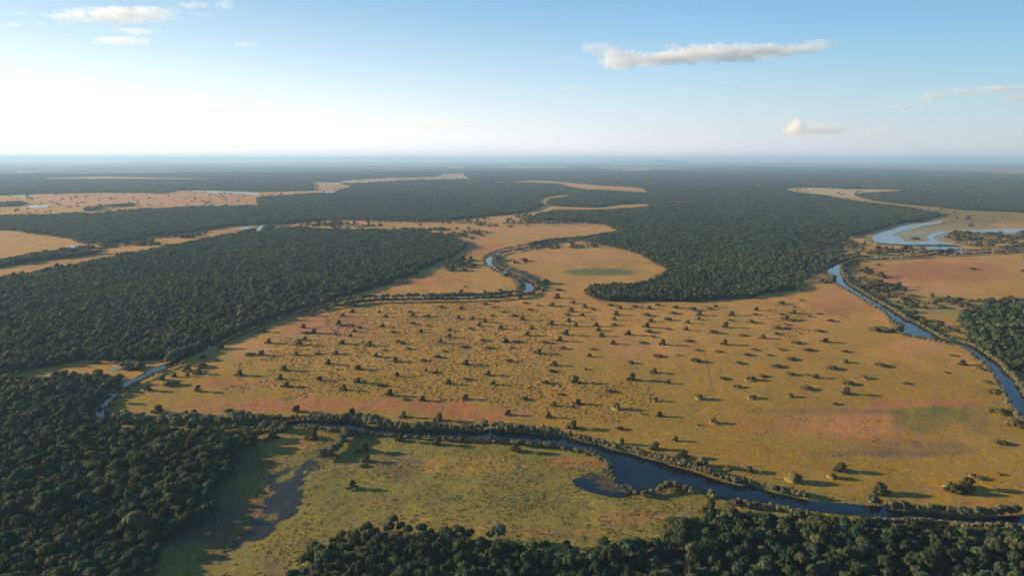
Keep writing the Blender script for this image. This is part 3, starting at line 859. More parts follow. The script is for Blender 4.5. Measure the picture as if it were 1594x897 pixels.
# trees single, near
LOD_A, LOD_B, LOD_C, LOD_D = 400.0, 950.0, 3000.0, 6500.0
TX, TY, tpx, tpy, TD = jgrid(150, LOD_B, 2.2)
tm = woods(TX, TY)
thin = fbm(TX * .02, TY * .02, 91, 3)
SPARSE = z4([(60, 690), (200, 560), (500, 590), (520, 640), (620, 720), (400, 740), (330, 830), (200, 900), (0, 820)])
sp = inpoly(SPARSE, tpx, tpy)
wx, wy = w2px(TX, TY)
path_line = [tuple(map(float, px2w(*p))) for p in q3([(930, 900), (975, 850), (1025, 805)])]
pd = seg_dist(TX, TY, path_line)
keep = (tm > 0) & (rng.uniform(0, 1, TX.size) < np.where(sp, .30, np.where(thin > .6, .66, .95))) & ~in_water(wx, wy) & (pd > 2.6)
TX, TY, TD, tm, tpx, tpy = TX[keep], TY[keep], TD[keep], tm[keep], tpx[keep], tpy[keep]
nT = len(TX)
tscl = .47 * (.62 + .78 * rng.uniform(0, 1, nT) ** 1.5) * (.86 + .34 * fbm(TX * .03, TY * .03, 14, 2))
tscl = tscl * np.where(rng.uniform(0, 1, nT) < .035, 1.4, 1.0)
tones = list(LEAF)
ttone = rng.choice(3, nT, p=[.55, .25, .20])
ttone = np.where(fbm(TX * .015, TY * .015, 44, 2) > .6, 1, ttone)
tvar = rng.integers(0, NTREE, nT)
trot = rng.uniform(0, 6.283, nT)

# the 300 that show largest stand as trees of their own
vis = (tpx > -10) & (tpx < 1604) & (tpy < 930)
order = np.argsort(np.where(vis, TD / tscl ** .5, 1e9))[:300]
single = np.zeros(nT, bool); single[order] = True

WOOD_LABEL = {1: 'dense dark wood between the left orange strip and the narrow river', 2: 'dense wood filling the lower left corner',
              3: 'dense wood along the bottom edge below the lower river', 4: 'broad dark wood behind the central plain, right of the oval meadow',
              5: 'dark wood at the right edge beyond the blue river', 6: 'far blue-grey woods reaching to the horizon', 7: 'thin belts of dark trees crossing the far left plains'}

# mid and far prototypes
mid, low = [], []
for i in range(4):
    for tone in tones:
        mid.append(build_mesh('tree_mid', *crown_np(400 + i, 6.2 + .7 * (i % 2), 7.2, 1.0, 13, 16, .85, 1, .8, .8, (.13, .24)), [LEAF[tone]]))
def patch(seed, size, n, mats, w=5.6, leaves=7, sub=1):
    rg = np.random.default_rng(seed)
    V, T, Q, A, MI = [], [], [], [], []
    nv = 0
    g = int(math.ceil(math.sqrt(n))); st = size / g
    TM = []; QM = []
    for a in range(g):
        for b in range(g):
            s = rg.uniform(.75, 1.25)
            v, t, q, tt = crown_np(seed * 31 + a * g + b, w * s, 7.0 * s, .8, 4, leaves, 1.5 * s, sub)
            v = v + np.array([(a + .5) * st - size / 2 + rg.uniform(-.4, .4) * st, (b + .5) * st - size / 2 + rg.uniform(-.4, .4) * st, 0])
            mi = rg.choice(3, p=[.55, .25, .2])
            V.append(v); T.append(t + nv); Q.append(q + nv); A.append(tt); nv += len(v)
            TM += [mi] * len(t); QM += [mi] * len(q)
    return build_mesh('tree_patch', np.concatenate(V), np.concatenate(T), np.concatenate(Q), np.concatenate(A), mats, TM + QM)
matl = [LEAF[t] for t in tones]
patches = [patch(i + 1, 15, 10, matl) for i in range(5)]
patches_far = [patch(i + 21, 40, 36, matl, 6.4, 2) for i in range(4)]
near_meshes = [CR_HI[(i, t)] for i in range(NTREE) for t in tones]
CN = proto_collection('wood_near', near_meshes)
CM = proto_collection('wood_mid', mid)
CP = proto_collection('wood_patch', patches)
CF = proto_collection('wood_far', patches_far)

BX, BY, bpx, bpy_, BD = jgrid(LOD_B, LOD_C, 8.0)
bm1 = woods(BX, BY)
spb = inpoly(SPARSE, bpx, bpy_)
kp = (bm1 > 0) & ~in_water(*w2px(BX, BY)) & (rng.uniform(0, 1, BX.size) < np.where(spb, .25, .96))
BX, BY, BD, bm1 = BX[kp], BY[kp], BD[kp], bm1[kp]
CX, CY, cpx, cpy, CD = jgrid(LOD_C, LOD_D, 30.0)
cm1 = woods(CX, CY)
kp = (cm1 > 0)
CX, CY, CD, cm1 = CX[kp], CY[kp], CD[kp], cm1[kp]

def joined(proto_list, name):
    c = bpy.data.collections.new(name)
    k = 0; off = []
    for p in proto_list:
        off.append(k)
        for o in p.objects:
            q = bpy.data.objects.new(f'{name}_{k:03d}', o.data); c.objects.link(q); k += 1
    return c, off
CALL, OFF = joined([CN, CM, CP, CF], 'wood_all')
for wid in range(1, 8):
    P, S_, PK = [], [], []
    a = (tm == wid) & ~single & (TD < LOD_A)
    P.append(np.stack([TX[a], TY[a]], 1)); S_.append(tscl[a]); PK.append(OFF[0] + tvar[a] * 3 + ttone[a])
    a = (tm == wid) & ~single & (TD >= LOD_A)
    P.append(np.stack([TX[a], TY[a]], 1)); S_.append(tscl[a]); PK.append(OFF[1] + (tvar[a] % 4) * 3 + ttone[a])
    a = bm1 == wid; n = a.sum()
    P.append(np.stack([BX[a], BY[a]], 1)); S_.append(rng.uniform(.5, .66, n)); PK.append(OFF[2] + rng.integers(0, 5, n))
    a = cm1 == wid; n = a.sum()
    P.append(np.stack([CX[a], CY[a]], 1)); S_.append(rng.uniform(.8, 1.0, n)); PK.append(OFF[3] + rng.integers(0, 4, n))
    P = np.concatenate(P); S_ = np.concatenate(S_); PK = np.concatenate(PK)
    if not len(P):
        continue
    n = len(P)
    sc = np.stack([S_, S_, S_ * rng.uniform(1.0, 1.4, n)], 1)
    scatter('woodland', CALL, np.concatenate([P, np.full((n, 1), -.1)], 1), turns(n), sc, PK, WOOD_LABEL[wid], 'woodland')
    print('wood', wid, n)

# ------------------------------------------------------------------ trees of their own in the nearest wood
def empty(name, loc, rz=0.0, sc=(1, 1, 1)):
    o = bpy.data.objects.new(name, None); COL.objects.link(o)
    o.location = loc; o.rotation_euler = (0, 0, rz); o.scale = sc
    o.empty_display_size = .2
    return o
def child(name, me, par):
    o = bpy.data.objects.new(name, me); COL.objects.link(o); o.parent = par
    return o
def copy_thing(src, loc, rz, sc):
    r = src.copy(); COL.objects.link(r)
    r.location = loc; r.rotation_euler = (0, 0, rz); r.scale = sc
    for ch in src.children:
        c = ch.copy(); COL.objects.link(c); c.parent = r
    return r

ORD = ['first', 'second', 'third', 'fourth', 'fifth', 'sixth', 'seventh', 'eighth', 'ninth', 'tenth', 'eleventh', 'twelfth', 'thirteenth', 'fourteenth', 'fifteenth',
       'sixteenth', 'seventeenth', 'eighteenth', 'nineteenth', 'twentieth']
def ordinal(i):
    return ORD[i] if i < len(ORD) else str(i + 1) + 'th'

def wood_zone(x, y, w):
    if w == 3:
        if x < 560: return 'at the left tip of the bottom wood'
        if x < 700: return 'by the grassy notch of the bottom wood'
        if x < 850: return 'below the olive meadow in the bottom wood'
        if x < 1000: return 'in the middle of the bottom wood'
        if x < 1150: return 'beside the pale track in the bottom wood'
        if x < 1300: return 'below the river in the bottom wood'
        if x < 1450: return 'right of centre in the bottom wood'
        return 'in the right corner of the bottom wood'
    if x < 60: return 'at the frame edge, lower left wood'
    if x < 120: return 'near the corner, lower left wood'
    if x < 180: return 'deep in the lower left wood'
    return 'by the shaded meadow, lower left wood'

protos = {}
seq = {}
idx = sorted(order.tolist(), key=lambda i: tpx[i])
for i in idx:
    key = (int(tvar[i]), tones[int(ttone[i])])
    s = float(tscl[i])
    loc, rz, sc = (float(TX[i]), float(TY[i]), 0), float(trot[i]), (s, s, s * float(rng.uniform(1.0, 1.35)))
    if key not in protos:
        t = empty('wood_tree', loc, rz, sc)
        child('crown', CR_HI[key], t); child('trunk', TR_HI[key[0]], t)
        protos[key] = t
    else:
        t = copy_thing(protos[key], loc, rz, sc)
    size = 'large' if s > .51 else ('small' if s < .40 else 'middling')
    zn = wood_zone(tpx[i], tpy[i], int(tm[i]))
    k = (size, key[1], zn); seq[k] = seq.get(k, 0) + 1
    tag(t, f'{size} {key[1]} tree {zn}, {ordinal(seq[k] - 1)} from left', 'tree', 'trees of the nearest woods')

# pale track through the bottom wood
bm = bmesh.new()
PL = [Vector((a, b, .03)) for a, b in path_line]
pr = []
for i, p in enumerate(PL):
    d = (PL[min(i + 1, 2)] - PL[max(i - 1, 0)]).normalized(); nrm = Vector((-d.y, d.x, 0))
    pr.append((bm.verts.new(p + nrm * .9), bm.verts.new(p - nrm * .9)))
for a, b in zip(pr, pr[1:]):
    bm.faces.new((a[0], b[0], b[1], a[1]))
me = bpy.data.meshes.new('path'); bm.to_mesh(me); bm.free(); me.materials.append(plain_material('path_sand', (.36, .31, .24), .95, .8))
o = bpy.data.objects.new('path', me); COL.objects.link(o)
tag(o, 'narrow pale sandy track cut through the bottom wood', 'path', kind='structure')

# ------------------------------------------------------------------ trees and bushes of the open plains, read off the photograph
# zoom window offsets (ox, oy, scale), then x, y of the foot, width, height in window pixels
PT = [((0, 445, K4), '''920 650 55 35;1010 585 45 30;1060 615 90 30;1165 525 60 32;1245 505 80 28;1230 545 60 30;1085 565 40 20;1165 560 25 18;1262 450 45 25;1330 465 40 15;1550 430 70 18;1490 555 45 32;1230 655 45 38;985 785 70 45;1150 810 60 30;1205 800 50 30;1415 780 65 18;1375 385 30 40;400 560 60 30;625 560 50 38;800 520 70 36;860 515 70 40'''),
 ((400, 445, K4), '''35 285 50 25;340 185 50 25;440 150 40 12;290 260 40 25;300 295 60 16;355 295 50 28;490 305 35 22;75 355 40 25;30 430 40 30;245 430 40 22;265 365 50 35;300 335 40 22;370 425 50 14;490 425 45 20;510 240 40 30;535 190 40 20;595 165 40 20;610 130 40 18;590 255 30 15;605 285 30 18;580 315 35 20;640 265 30 18;525 250 50 12;530 360 50 22;700 370 45 30;760 165 25 15;800 195 40 20;780 255 40 22;845 290 60 14;870 345 40 12;900 360 50 15;950 165 40 15;970 190 40 22;1060 190 50 18;965 235 45 15;1060 250 40 12;1020 290 35 22;1140 135 45 15;1270 145 40 22;1195 280 35 18;1195 320 35 28;1140 355 35 28;1250 205 35 25;1340 205 35 18;1415 225 35 25;1380 250 35 22;1325 268 40 12;1515 268 45 25;1410 115 50 15;1470 135 40 12;1475 100 35 10;1530 165 40 12;1460 188 35 10;1590 190 30 15;1400 340 55 15;1545 350 60 25;1275 382 60 14;1430 388 60 16;1580 388 40 12;790 402 45 10;940 395 40 15;740 440 40 25;860 470 45 32;1030 467 60 14;1120 445 60 20;1160 408 45 8;1300 490 45 32;1565 470 60 22;445 485 35 30;170 525 50 35;630 520 45 30;145 580 35 32;390 585 45 25;870 560 35 28;1050 530 25 12;1095 540 60 14;1435 555 45 32;185 625 60 28;630 600 50 30;540 645 40 35;765 622 60 18;1190 610 50 32;1295 582 60 14;1465 612 45 25;825 680 50 40;1030 712 50 32;920 708 50 12;1295 702 50 32;245 780 50 38;590 805 60 50;910 815 45 38;1130 835 55 50;1560 800 45 35;1270 45 40 25;1415 45 30 18;1510 30 40 16;1290 8 30 12'''),
 ((800, 445, K4), '''185 28 25 15;270 28 60 15;125 50 25 18;170 65 30 10;270 75 45 28;40 75 35 12;70 108 45 10;370 108 40 18;240 125 50 22;150 125 35 12;290 128 25 8;440 133 40 20;490 150 35 14;95 150 45 14;355 160 45 30;600 122 55 15;660 142 40 18;745 132 50 15;840 142 45 20;890 122 40 15;1000 138 50 20;1105 150 60 22;1250 132 35 16;1210 145 45 16;1505 152 35 22;1350 182 45 25;1490 180 45 12;10 188 35 12;330 185 50 20;425 188 45 20;635 180 45 28;820 185 60 22;985 172 60 14;1150 182 45 25;55 212 40 28;340 222 35 25;480 210 25 10;625 212 35 22;850 222 45 20;955 212 60 20;1150 210 30 18;1345 215 45 8;1465 228 60 22;1080 232 40 22;235 242 45 28;385 252 40 25;510 250 50 25;620 246 50 20;825 258 50 30;1315 258 35 38;110 268 40 22;525 278 45 22;835 288 60 22;955 270 45 10;1070 275 40 22;325 305 45 35;85 308 40 28;545 312 50 25;710 305 50 30;860 318 45 12;1235 292 60 22;1415 308 60 10;1545 325 50 22;285 342 45 32;20 350 60 14;190 355 55 22;615 360 40 25;795 355 60 12;925 365 40 35;1085 345 60 12;1310 365 45 32;300 390 55 18;485 395 45 10;1140 400 45 8;1265 410 60 10;1490 398 50 10;155 420 55 30;470 440 40 22;895 438 75 14;1020 433 35 6;1450 432 60 14;250 492 55 25;720 480 60 -14;1125 470 70 28;1395 480 60 12;230 532 60 16;440 518 35 -10;870 540 60 28;1295 578 60 14;385 600 60 45;735 585 50 45;195 605 55 22;955 605 45 20;1465 585 90 -22;1545 563 60 12;1385 628 60 16;585 658 65 20;290 675 55 12;60 705 60 18;400 735 55 35;250 745 40 32;640 765 80 -40;875 715 50 -25;1150 700 75 -30;1475 698 75 -20;215 815 45 32;905 810 50 32;1245 850 75 -28;1145 865 30 -10;370 885 65 50;655 890 60 20;795 798 40 -8'''),
 ((1194, 445, K4), '''90 112 55 20;210 92 35 10;170 132 30 8;165 172 45 22;90 178 40 8;320 175 40 8;265 192 30 10;120 210 50 25;155 217 60 14;395 220 55 14;120 243 50 10;60 265 55 22;125 265 45 8;320 282 60 12;205 296 25 6;60 300 50 14;365 350 60 25;180 356 65 14;85 397 50 12;255 400 70 14;480 410 55 12;15 433 40 10;150 458 75 16;480 475 60 -16;60 502 75 18;705 498 75 20;405 515 80 20;140 550 60 20;240 553 35 6;305 570 50 22;610 575 65 -14;505 610 80 20;865 608 50 8;245 640 85 20;490 670 60 40;140 688 60 -18;420 733 50 10;1110 540 35 8;1155 435 40 10;1215 490 50 28;1320 520 50 18;1360 600 50 14;1410 665 90 24;1430 785 110 26;1530 870 110 44'''),
 ((400, 670, 3.9525), '''345 50 70 60;660 130 75 60;675 190 60 40;650 222 60 15;590 355 65 50;885 65 60 50;1110 85 60 55;1265 75 40 40;1440 75 40 50;100 50 90 40'''),
 ((800, 670, 3.9525), '''15 130 70 60;655 85 60 -40;870 115 70 45;995 65 40 20;1040 165 90 45;1165 220 110 -50;1310 240 60 -25;1450 255 70 30;1210 500 60 80'''),
 ((1194, 670, 3.9525), '''155 310 110 -50;455 250 80 50;395 290 70 -30;700 385 100 60;1110 350 60 -34;1150 380 90 45;1205 385 80 50;1235 355 80 60;1265 285 50 -15;1315 300 50 15;1425 272 40 -10;1430 80 70 20''')]
ZN = [(255, 625, 'in the left river bend'), (300, 575, 'beside the narrow left river'), (365, 600, 'on the reddish left end of the plain'), (180, 580, 'in the gap between the left woods'),
      (450, 500, 'on the red strip below the left wood'), (440, 555, 'on the hummocks at the far left'), (530, 505, 'where red ground meets the hummocks'), (480, 590, 'along the lower left hummocks'),
      (580, 525, 'in the upper left hummocks'), (560, 570, 'in the middle left hummocks'), (610, 600, 'along the lower edge of the hummocks'), (640, 490, 'below the tree-lined channel'),
      (680, 520, 'in the central hummocks, upper part'), (700, 555, 'in the central hummocks, middle part'), (700, 595, 'in the central hummocks, lower part'), (760, 505, 'right of the central hummocks, upper part'),
      (760, 550, 'right of the central hummocks, middle part'), (770, 600, 'right of the central hummocks, lower part'), (500, 640, 'on the red strip above the lower river'), (660, 640, 'at the middle of the red river strip'),
      (790, 640, 'at the right end of the red strip'), (730, 462, 'between the looping channel and hummocks'), (850, 465, 'just right of the looping channel'), (840, 500, 'in the crowded trees below the loop'),
      (890, 480, 'left under the central wood'), (890, 515, 'in the crowded trees left of centre'), (960, 478, 'close under the central wood'), (960, 500, 'two rows under the central wood'),
      (950, 525, 'three rows under the central wood'), (1020, 480, 'below the middle of the central wood'), (1020, 510, 'in the crowded trees right of centre'), (1080, 480, 'below the right half of the central wood'),
      (1090, 505, 'left of the faint dark trails'), (1030, 540, 'in the pink grass left of the trails'), (1130, 500, 'at the top of the faint dark trails'), (870, 560, 'on the bare pink ground at centre'),
      (920, 560, 'on the open gold ground at centre'), (1000, 570, 'in the open gold grass below centre'), (860, 600, 'at the right end of the hummocks'), (940, 605, 'on the last hummocks at right'),
      (880, 655, 'just above the lower river bend'), (1020, 625, 'in the wide gold grass above the river'), (1100, 620, 'among the straw mounds right of centre'), (1110, 570, 'beside the faint dark trails'),
      (1170, 480, 'near the right end of the central wood'), (1180, 530, 'in the right-hand scatter, upper part'), (1180, 570, 'in the right-hand scatter, middle part'), (1210, 490, 'on the hummocks near the right wood end'),
      (1240, 510, 'right of the small right hummocks'), (1230, 550, 'in the right-hand rows of mounds'), (1240, 590, 'in the lower right rows of mounds'), (1310, 560, 'on the open gold grass at right'),
      (1310, 610, 'above the round green patch, left side'), (1370, 570, 'far right on the open gold grass'), (1490, 570, 'beside the blue right river'), (1550, 650, 'by the lower reach of the right river'),
      (550, 720, 'in the olive meadow by the creek'), (470, 690, 'in the shaded corner above the creek'), (680, 690, 'on the near bank of the lower river'), (1010, 700, 'just beyond the dark wide river'),
      (1110, 735, 'on the river meadow before the wood'), (1250, 745, 'on the gold grass beyond the lower river'), (1380, 765, 'on the far bank near the bottom wood'), (1510, 745, 'in the lower right of the gold plain')]
ents = []
for (ox, oy, s), txt in PT:
    for e in txt.split(';'):
        x, y, w, h = map(float, e.split())
        pale = h < 0; h = abs(h)
        px, py = ox + x / s, oy + y / s
        X, Y = px2w(px, py)
        dist = math.sqrt(X * X + Y * Y + H * H)
        wm, hm = w / s * dist / F, h / s * dist / F * 1.02
        ents.append([float(px), float(py), float(X), float(Y), float(wm), float(hm), pale, h / w])
for e in ents:
    zi = min(range(len(ZN)), key=lambda k: (e[0] - ZN[k][0]) ** 2 + ((e[1] - ZN[k][1]) * 1.8) ** 2)
    e.append(zi)
ents.sort(key=lambda e: e[0])
protos, seq = {}, {}
for e in ents:
    px, py, X, Y, wm, hm, pale, ar, zi = e
    v = random.randrange(5)
    rz = random.uniform(0, 6.28)
    if pale:
        kind, nm, cat, meshes, bw, bh = 'pale straw-topped mound', 'termite_mound', 'mound', None, 0, 0
    elif ar > .40:
        kind, nm, cat = ('tall dark tree' if hm > 3.6 else 'small dark tree'), 'plain_tree', 'tree'
    else:
        kind, nm, cat = ('wide low bush' if wm > 6.0 else 'low olive bush'), 'plain_bush', 'bush'
    k = (kind, zi); seq[k] = seq.get(k, 0) + 1
    e += [kind, nm, cat, v, rz, seq[k]]
M_MOUNDS = []
for i in range(3):
    iv, it = ICO[3]
    rr = np.array([1 + .16 * mnoise.noise(Vector((*(p * 2.2 + i * 9),))) for p in iv])
    v = iv * rr[:, None]; v[:, 2] = np.maximum(v[:, 2], -.15)
    v = v * np.array([1, 1, 1])
    M_MOUNDS.append(build_mesh('mound', v, it, np.zeros((0, 4), int), np.full(len(v), .5), [M_MOUND]))
    M_MOUNDS[-1].polygons.foreach_set('use_smooth', np.ones(len(it), bool))
def place(key, builder, loc, rz, sc):
    if key not in protos:
        t = builder(); t.location = loc; t.rotation_euler = (0, 0, rz); t.scale = sc
        protos[key] = t
        return t
    return copy_thing(protos[key], loc, rz, sc)
def mk_tree(v):
    t = empty('plain_tree', (0, 0, 0)); child('crown', CR_PL[v], t); child('trunk', TR_PL[v], t)
    return t
def mk_bush(v):
    o = bpy.data.objects.new('plain_bush', BUSH_PL[v]); COL.objects.link(o); return o
def mk_mound(v):
    t = empty('termite_mound', (0, 0, 0))
    m = child('mound', M_MOUNDS[v % 3], t); m.scale = (2.1, 1.8, .42)
    m = child('bush', BUSH_PALE[v], t); m.location = (.45, .15, .1); m.scale = (.55, .5, .85)
    return t
for e in ents:
    px, py, X, Y, wm, hm, pale, ar, zi, kind, nm, cat, v, rz, sq = e
    if nm == 'plain_tree':
        s, sv = wm / 4.5, hm / 3.5
        s = (s * .56 + sv * .24); sv = max(sv * .9, .55)
        t = place((nm, v), lambda: mk_tree(v), (X, Y, -.05), random.uniform(-.7, .7), (s, s, sv))
    elif nm == 'plain_bush':
        t = place((nm, v), lambda: mk_bush(v), (X, Y, -.1), rz, (wm / 6.8, wm / 6.8 * .8, max(hm / 2.2, .42)))
    else:
        t = place((nm, v), lambda: mk_mound(v), (X, Y, -.05), rz, (wm / 5.2, wm / 5.2, max(hm / 1.7, .45)))
    multi = sum(1 for q in ents if q[9] == kind and q[8] == zi)
    tail = f', {ordinal(sq - 1)} from left' if multi > 1 else ''
    tag(t, f'{kind} {ZN[zi][2]}{tail}', cat, {'tree': 'small trees scattered over the plain', 'bush': 'low bushes scattered over the plain', 'mound': 'pale mounds on the gold plain'}[cat])

# ------------------------------------------------------------------ bushes along the banks
bank_pts = []     # X, Y, width, height, segment label, distance
def bank(line, w, h, step, toward, label, jit=.5, gap=0.0, rows_=1):
    P = np.array([px2w(*p) for p in smooth_line(line, 4)], float)
    seg = np.hypot(*(P[1:] - P[:-1]).T); L = np.concatenate([[0], np.cumsum(seg)])
    s = 0.0
    while s < L[-1]:
        i = min(np.searchsorted(L, s, 'right') - 1, len(seg) - 1)
        t = (s - L[i]) / max(seg[i], 1e-6)
        x, y = P[i] * (1 - t) + P[i + 1] * t
        d = math.hypot(x, y)
        clump = vnoise(np.array([x * .06]), np.array([y * .06]), 71)[0]
        if rng.uniform() > gap and clump > gap * .6:
            k = rng.uniform(.7, 1.3) * (.75 + .5 * clump)
            ux, uy = x / d, y / d
            tx_, ty_ = (P[i + 1] - P[i]) / max(seg[i], 1e-6)
            ax, ay = -ty_, tx_
            q = [in_water(*w2px(np.array([x + sg * ax * 3]), np.array([y + sg * ay * 3])))[0] for sg in (1, -1)]
            if q[0] != q[1]:
                if q[0]:
                    ax, ay = -ax, -ay
                near_ = max(0.0, -(ax * ux + ay * uy))
                on = w * k * (.46 if near_ > .15 else .22) + near_ * min(h * k * d / H * .62, 5.0) + abs(rng.normal()) * jit * .8
                for r_ in range(rows_):
                    o2 = on + r_ * w * .7
                    bank_pts.append((x + ax * o2 + rng.uniform(-.3, .3) * w, y + ay * o2, w * k * rng.uniform(.85, 1.15), h * k, label))
                s += step * rng.uniform(.75, 1.25)
                continue
            for r_ in range(rows_):
                o = toward + rng.uniform(-jit, jit) + r_ * w * .7 * (1 if toward > 0 else -1)
                bank_pts.append((x - ux * o + rng.uniform(-.3, .3) * w, y - uy * o, w * k * rng.uniform(.85, 1.15), h * k, label))
        s += step * rng.uniform(.75, 1.25)
def sl(line, x0, x1):
    return [p for p in line if x0 <= p[0] <= x1]
low_t, low_b = RIV_LOW_TOP, RIV_LOW_BOT
bank(sl(low_t, 340, 600), 2.7, 2.5, 1.25, -1.5, 'on the far bank near the creek mouth', 1.0, .05, 2)
bank(sl(low_t, 560, 830), 2.8, 2.5, 1.25, -1.3, 'on the far bank below the red strip', .8, .03, 2)
bank(sl(low_t, 800, 1050), 2.6, 2.3, 1.15, -1.1, 'on the far bank of the wide dark bend', .6, .03)
bank(sl(low_t, 1020, 1290), 2.7, 2.4, 1.15, -1.1, 'on the far bank above the bottom wood', .7, .03)
bank(sl(low_t, 1260, 1620), 2.8, 2.5, 1.15, -1.1, 'on the far bank at lower right', .7, .03)
bank(sl(low_b, 340, 600), 2.3, 1.8, 1.3, 3.0, 'on the near bank beside the creek mouth', .6, .05)
bank(sl(low_b, 560, 830), 2.0, 1.4, 1.25, 2.6, 'on the near bank above the olive meadow', .5, .05)
bank(sl(low_b, 795, 962), 2.4, 1.9, 1.15, 1.5, 'along the spit beside the wide dark bend', .6, .03)
bank(a4([(1090, 690), (1200, 690), (1300, 700), (1400, 690), (1480, 650), (1594, 605)]) + a5([(100, 420)]), 2.5, 2.0, 1.4, .6, 'on the curved reed bar by the wide bend', .6, .02)
bank(sl(low_b, 1030, 1290), 2.8, 2.3, 1.5, 2.4, 'on the near bank where meadow meets wood', .9, .08)
bank(sl(low_b, 1260, 1620), 2.8, 2.4, 1.8, 2.4, 'on the near bank in front of the bottom wood', .6, .15)
bank(a2([(1150, 330), (1200, 380), (1150, 440), (1110, 500), (1040, 560), (930, 615)]), 2.8, 2.3, 1.2, .5, 'along the creek running to the wet mud', .5, .0, 2)
bank(a2([(360, 330), (480, 350), (560, 340)]), 4.0, 3.0, 2.0, 0, 'in the thicket left of the creek', 2.0, .0, 2)
bank(RIV_LEFT_R[:13], 2.3, 1.3, 1.5, 3.5, 'on the right bank of the narrow left river', .8, .1)
bank(RIV_LEFT_R[13:25], 3.0, 2.2, 2.0, 2.0, 'on the channel under the left wood', 1.0, .05)
bank(RIV_LEFT_L[14:24], 4.0, 3.8, 2.4, -2, 'on the channel under the left wood', 1.0, .1)
bank(RIV_LEFT_R[22:], 4.0, 3.4, 2.4, 2.5, 'in the hedge along the central channel', 1.0, .05)
bank(RIV_LEFT_L[24:], 4.0, 3.4, 2.4, -2.5, 'in the hedge along the central channel', 1.0, .05)
def midline(a, b):
    return [((p[0] + q[0]) / 2, (p[1] + q[1]) / 2) for p, q in zip(a, b)]
for sgn in (-2.2, 0, 2.2):
    bank(midline(RIV_LEFT_L[27:], RIV_LEFT_R[26:]), 4.0, 3.2, 2.6, sgn, 'in the hedge along the central channel', 1.5, .08)
    bank(midline(RIV_MID_L[15:], RIV_MID_R[15:]), 4.6, 3.6, 3.0, sgn, 'along the looping channel', 2.0, .15)
bank(a1([(190, 610), (220, 606), (330, 620), (480, 640), (640, 650), (860, 660), (1100, 670), (1594, 665)]), 3.6, 2.8, 1.8, .0, 'in the thicket at the left river bend', 3.0, .0, 2)
bank(a1([(330, 85), (420, 80), (480, 95), (520, 110), (560, 95)]), 3.6, 3.4, 2.2, 0, 'in the thicket between the left woods', 2.0, 0, 2)
bank(RIV_MID_L, 3.3, 2.3, 2.4, 3.0, 'along the looping channel', 2.0, .05)
bank(RIV_MID_R, 3.3, 2.3, 2.4, -2.5, 'along the looping channel', 2.0, .05)
bank(a7([(440, 400), (470, 450), (540, 520), (640, 560), (760, 600), (850, 660), (950, 690), (1020, 665)]), 4.5, 3.2, 3.0, -4, 'along the looping channel', 4.0, .1)
bank(a7([(620, 600), (690, 650), (720, 720), (650, 760), (560, 790)]), 4.5, 3.2, 3.0, 6, 'along the looping channel', 4.0, .1)
bank(z3([(0, 516), (150, 516), (350, 516), (560, 520), (640, 545), (680, 570)]), 6, 4.5, 5, 0, 'on the far channel hedge', 3, .1)
bank(z2([(250, 500), (430, 488), (600, 495), (860, 505), (1000, 500), (1200, 505), (1400, 515), (1594, 516)]), 6, 4.5, 5, 0, 'on the far channel hedge', 3, .15)
bank(z2([(950, 488), (1050, 492), (1200, 498)]), 6, 5, 6, 0, 'on the far channel hedge', 6, .2)
bank(RIV_RIGHT_L[:11], 5.0, 3.0, 3.2, -2.5, 'on the upper reach of the right river', 1.5, .05)
bank(RIV_RIGHT_R[:9], 5.0, 2.4, 3.2, 4.0, 'on the upper reach of the right river', 1.5, .05)
bank(RIV_RIGHT_L[11:], 2.4, 1.6, 1.4, 1.6, 'on the left bank of the blue river', .8, .08)
bank(RIV_RIGHT_R[8:], 2.6, 2.0, 1.4, -1.6, 'on the right bank of the blue river', .8, .03)
bank(z8([(640, 275), (720, 278), (800, 280), (835, 270)]), 3.4, 2.4, 2.0, 1.0, 'in the inlet of the blue river', 2.0, 0, 2)
bank(z4([(320, 880), (350, 870), (400, 880), (430, 850)]), 4, 3.4, 2.4, 0, 'by the upper bend of the right river', 2.0, 0, 2)
bank(EMBANK, 5, 2.2, 9, 0, 'on the far embankment', 2, .5)
bank(a8([(1080, 245), (1150, 258), (1230, 265), (1360, 268)]), 6, 4, 4, 0, 'on the far embankment', 3, .05, 2)
bank(a8([(1400, 285), (1500, 280), (1594, 278)]), 6, 4, 4, 0, 'on the far embankment', 3, .05)
bp = [b for b in bank_pts]
BA = np.array([[b[0], b[1], b[2], b[3]] for b in bp])
bpx_, bpy2 = w2px(BA[:, 0], BA[:, 1])
bvis = (bpx_ > -20) & (bpx_ < 1614) & (bpy2 < 910)
bsz = np.where(bvis, BA[:, 2] / np.hypot(np.hypot(BA[:, 0], BA[:, 1]), H), -1)
bo = np.argsort(-bsz)
bind = set(bo[:300].tolist())
cnt = {}
order_b = sorted(bind, key=lambda i: bpx_[i])
protos = {}
def mk_bank(v):
    o = bpy.data.objects.new('bank_bush', BUSH_BANK[v]); COL.objects.link(o); return o
for i in order_b:
    X, Y, w, h, lab = bp[i]
    v = random.randrange(5)
    t = place(('bank', v), lambda: mk_bank(v), (X, Y, -.05), random.uniform(0, 6.28), (w / 3.0, w / 3.0, h / 2.6))
    size = 'big' if w > 2.7 else ('small' if w < 2.0 else 'rounded')
    cnt[(size, lab)] = cnt.get((size, lab), 0) + 1
    tag(t, f'{size} grey-green bush {lab}, {ordinal(cnt[(size, lab)] - 1)} from left', 'bush', 'bushes lining the river banks')
rest = [i for i in range(len(bp)) if i not in bind]
RA = BA[rest]
CB = proto_collection('bank_bush_proto', BUSH_BANK)
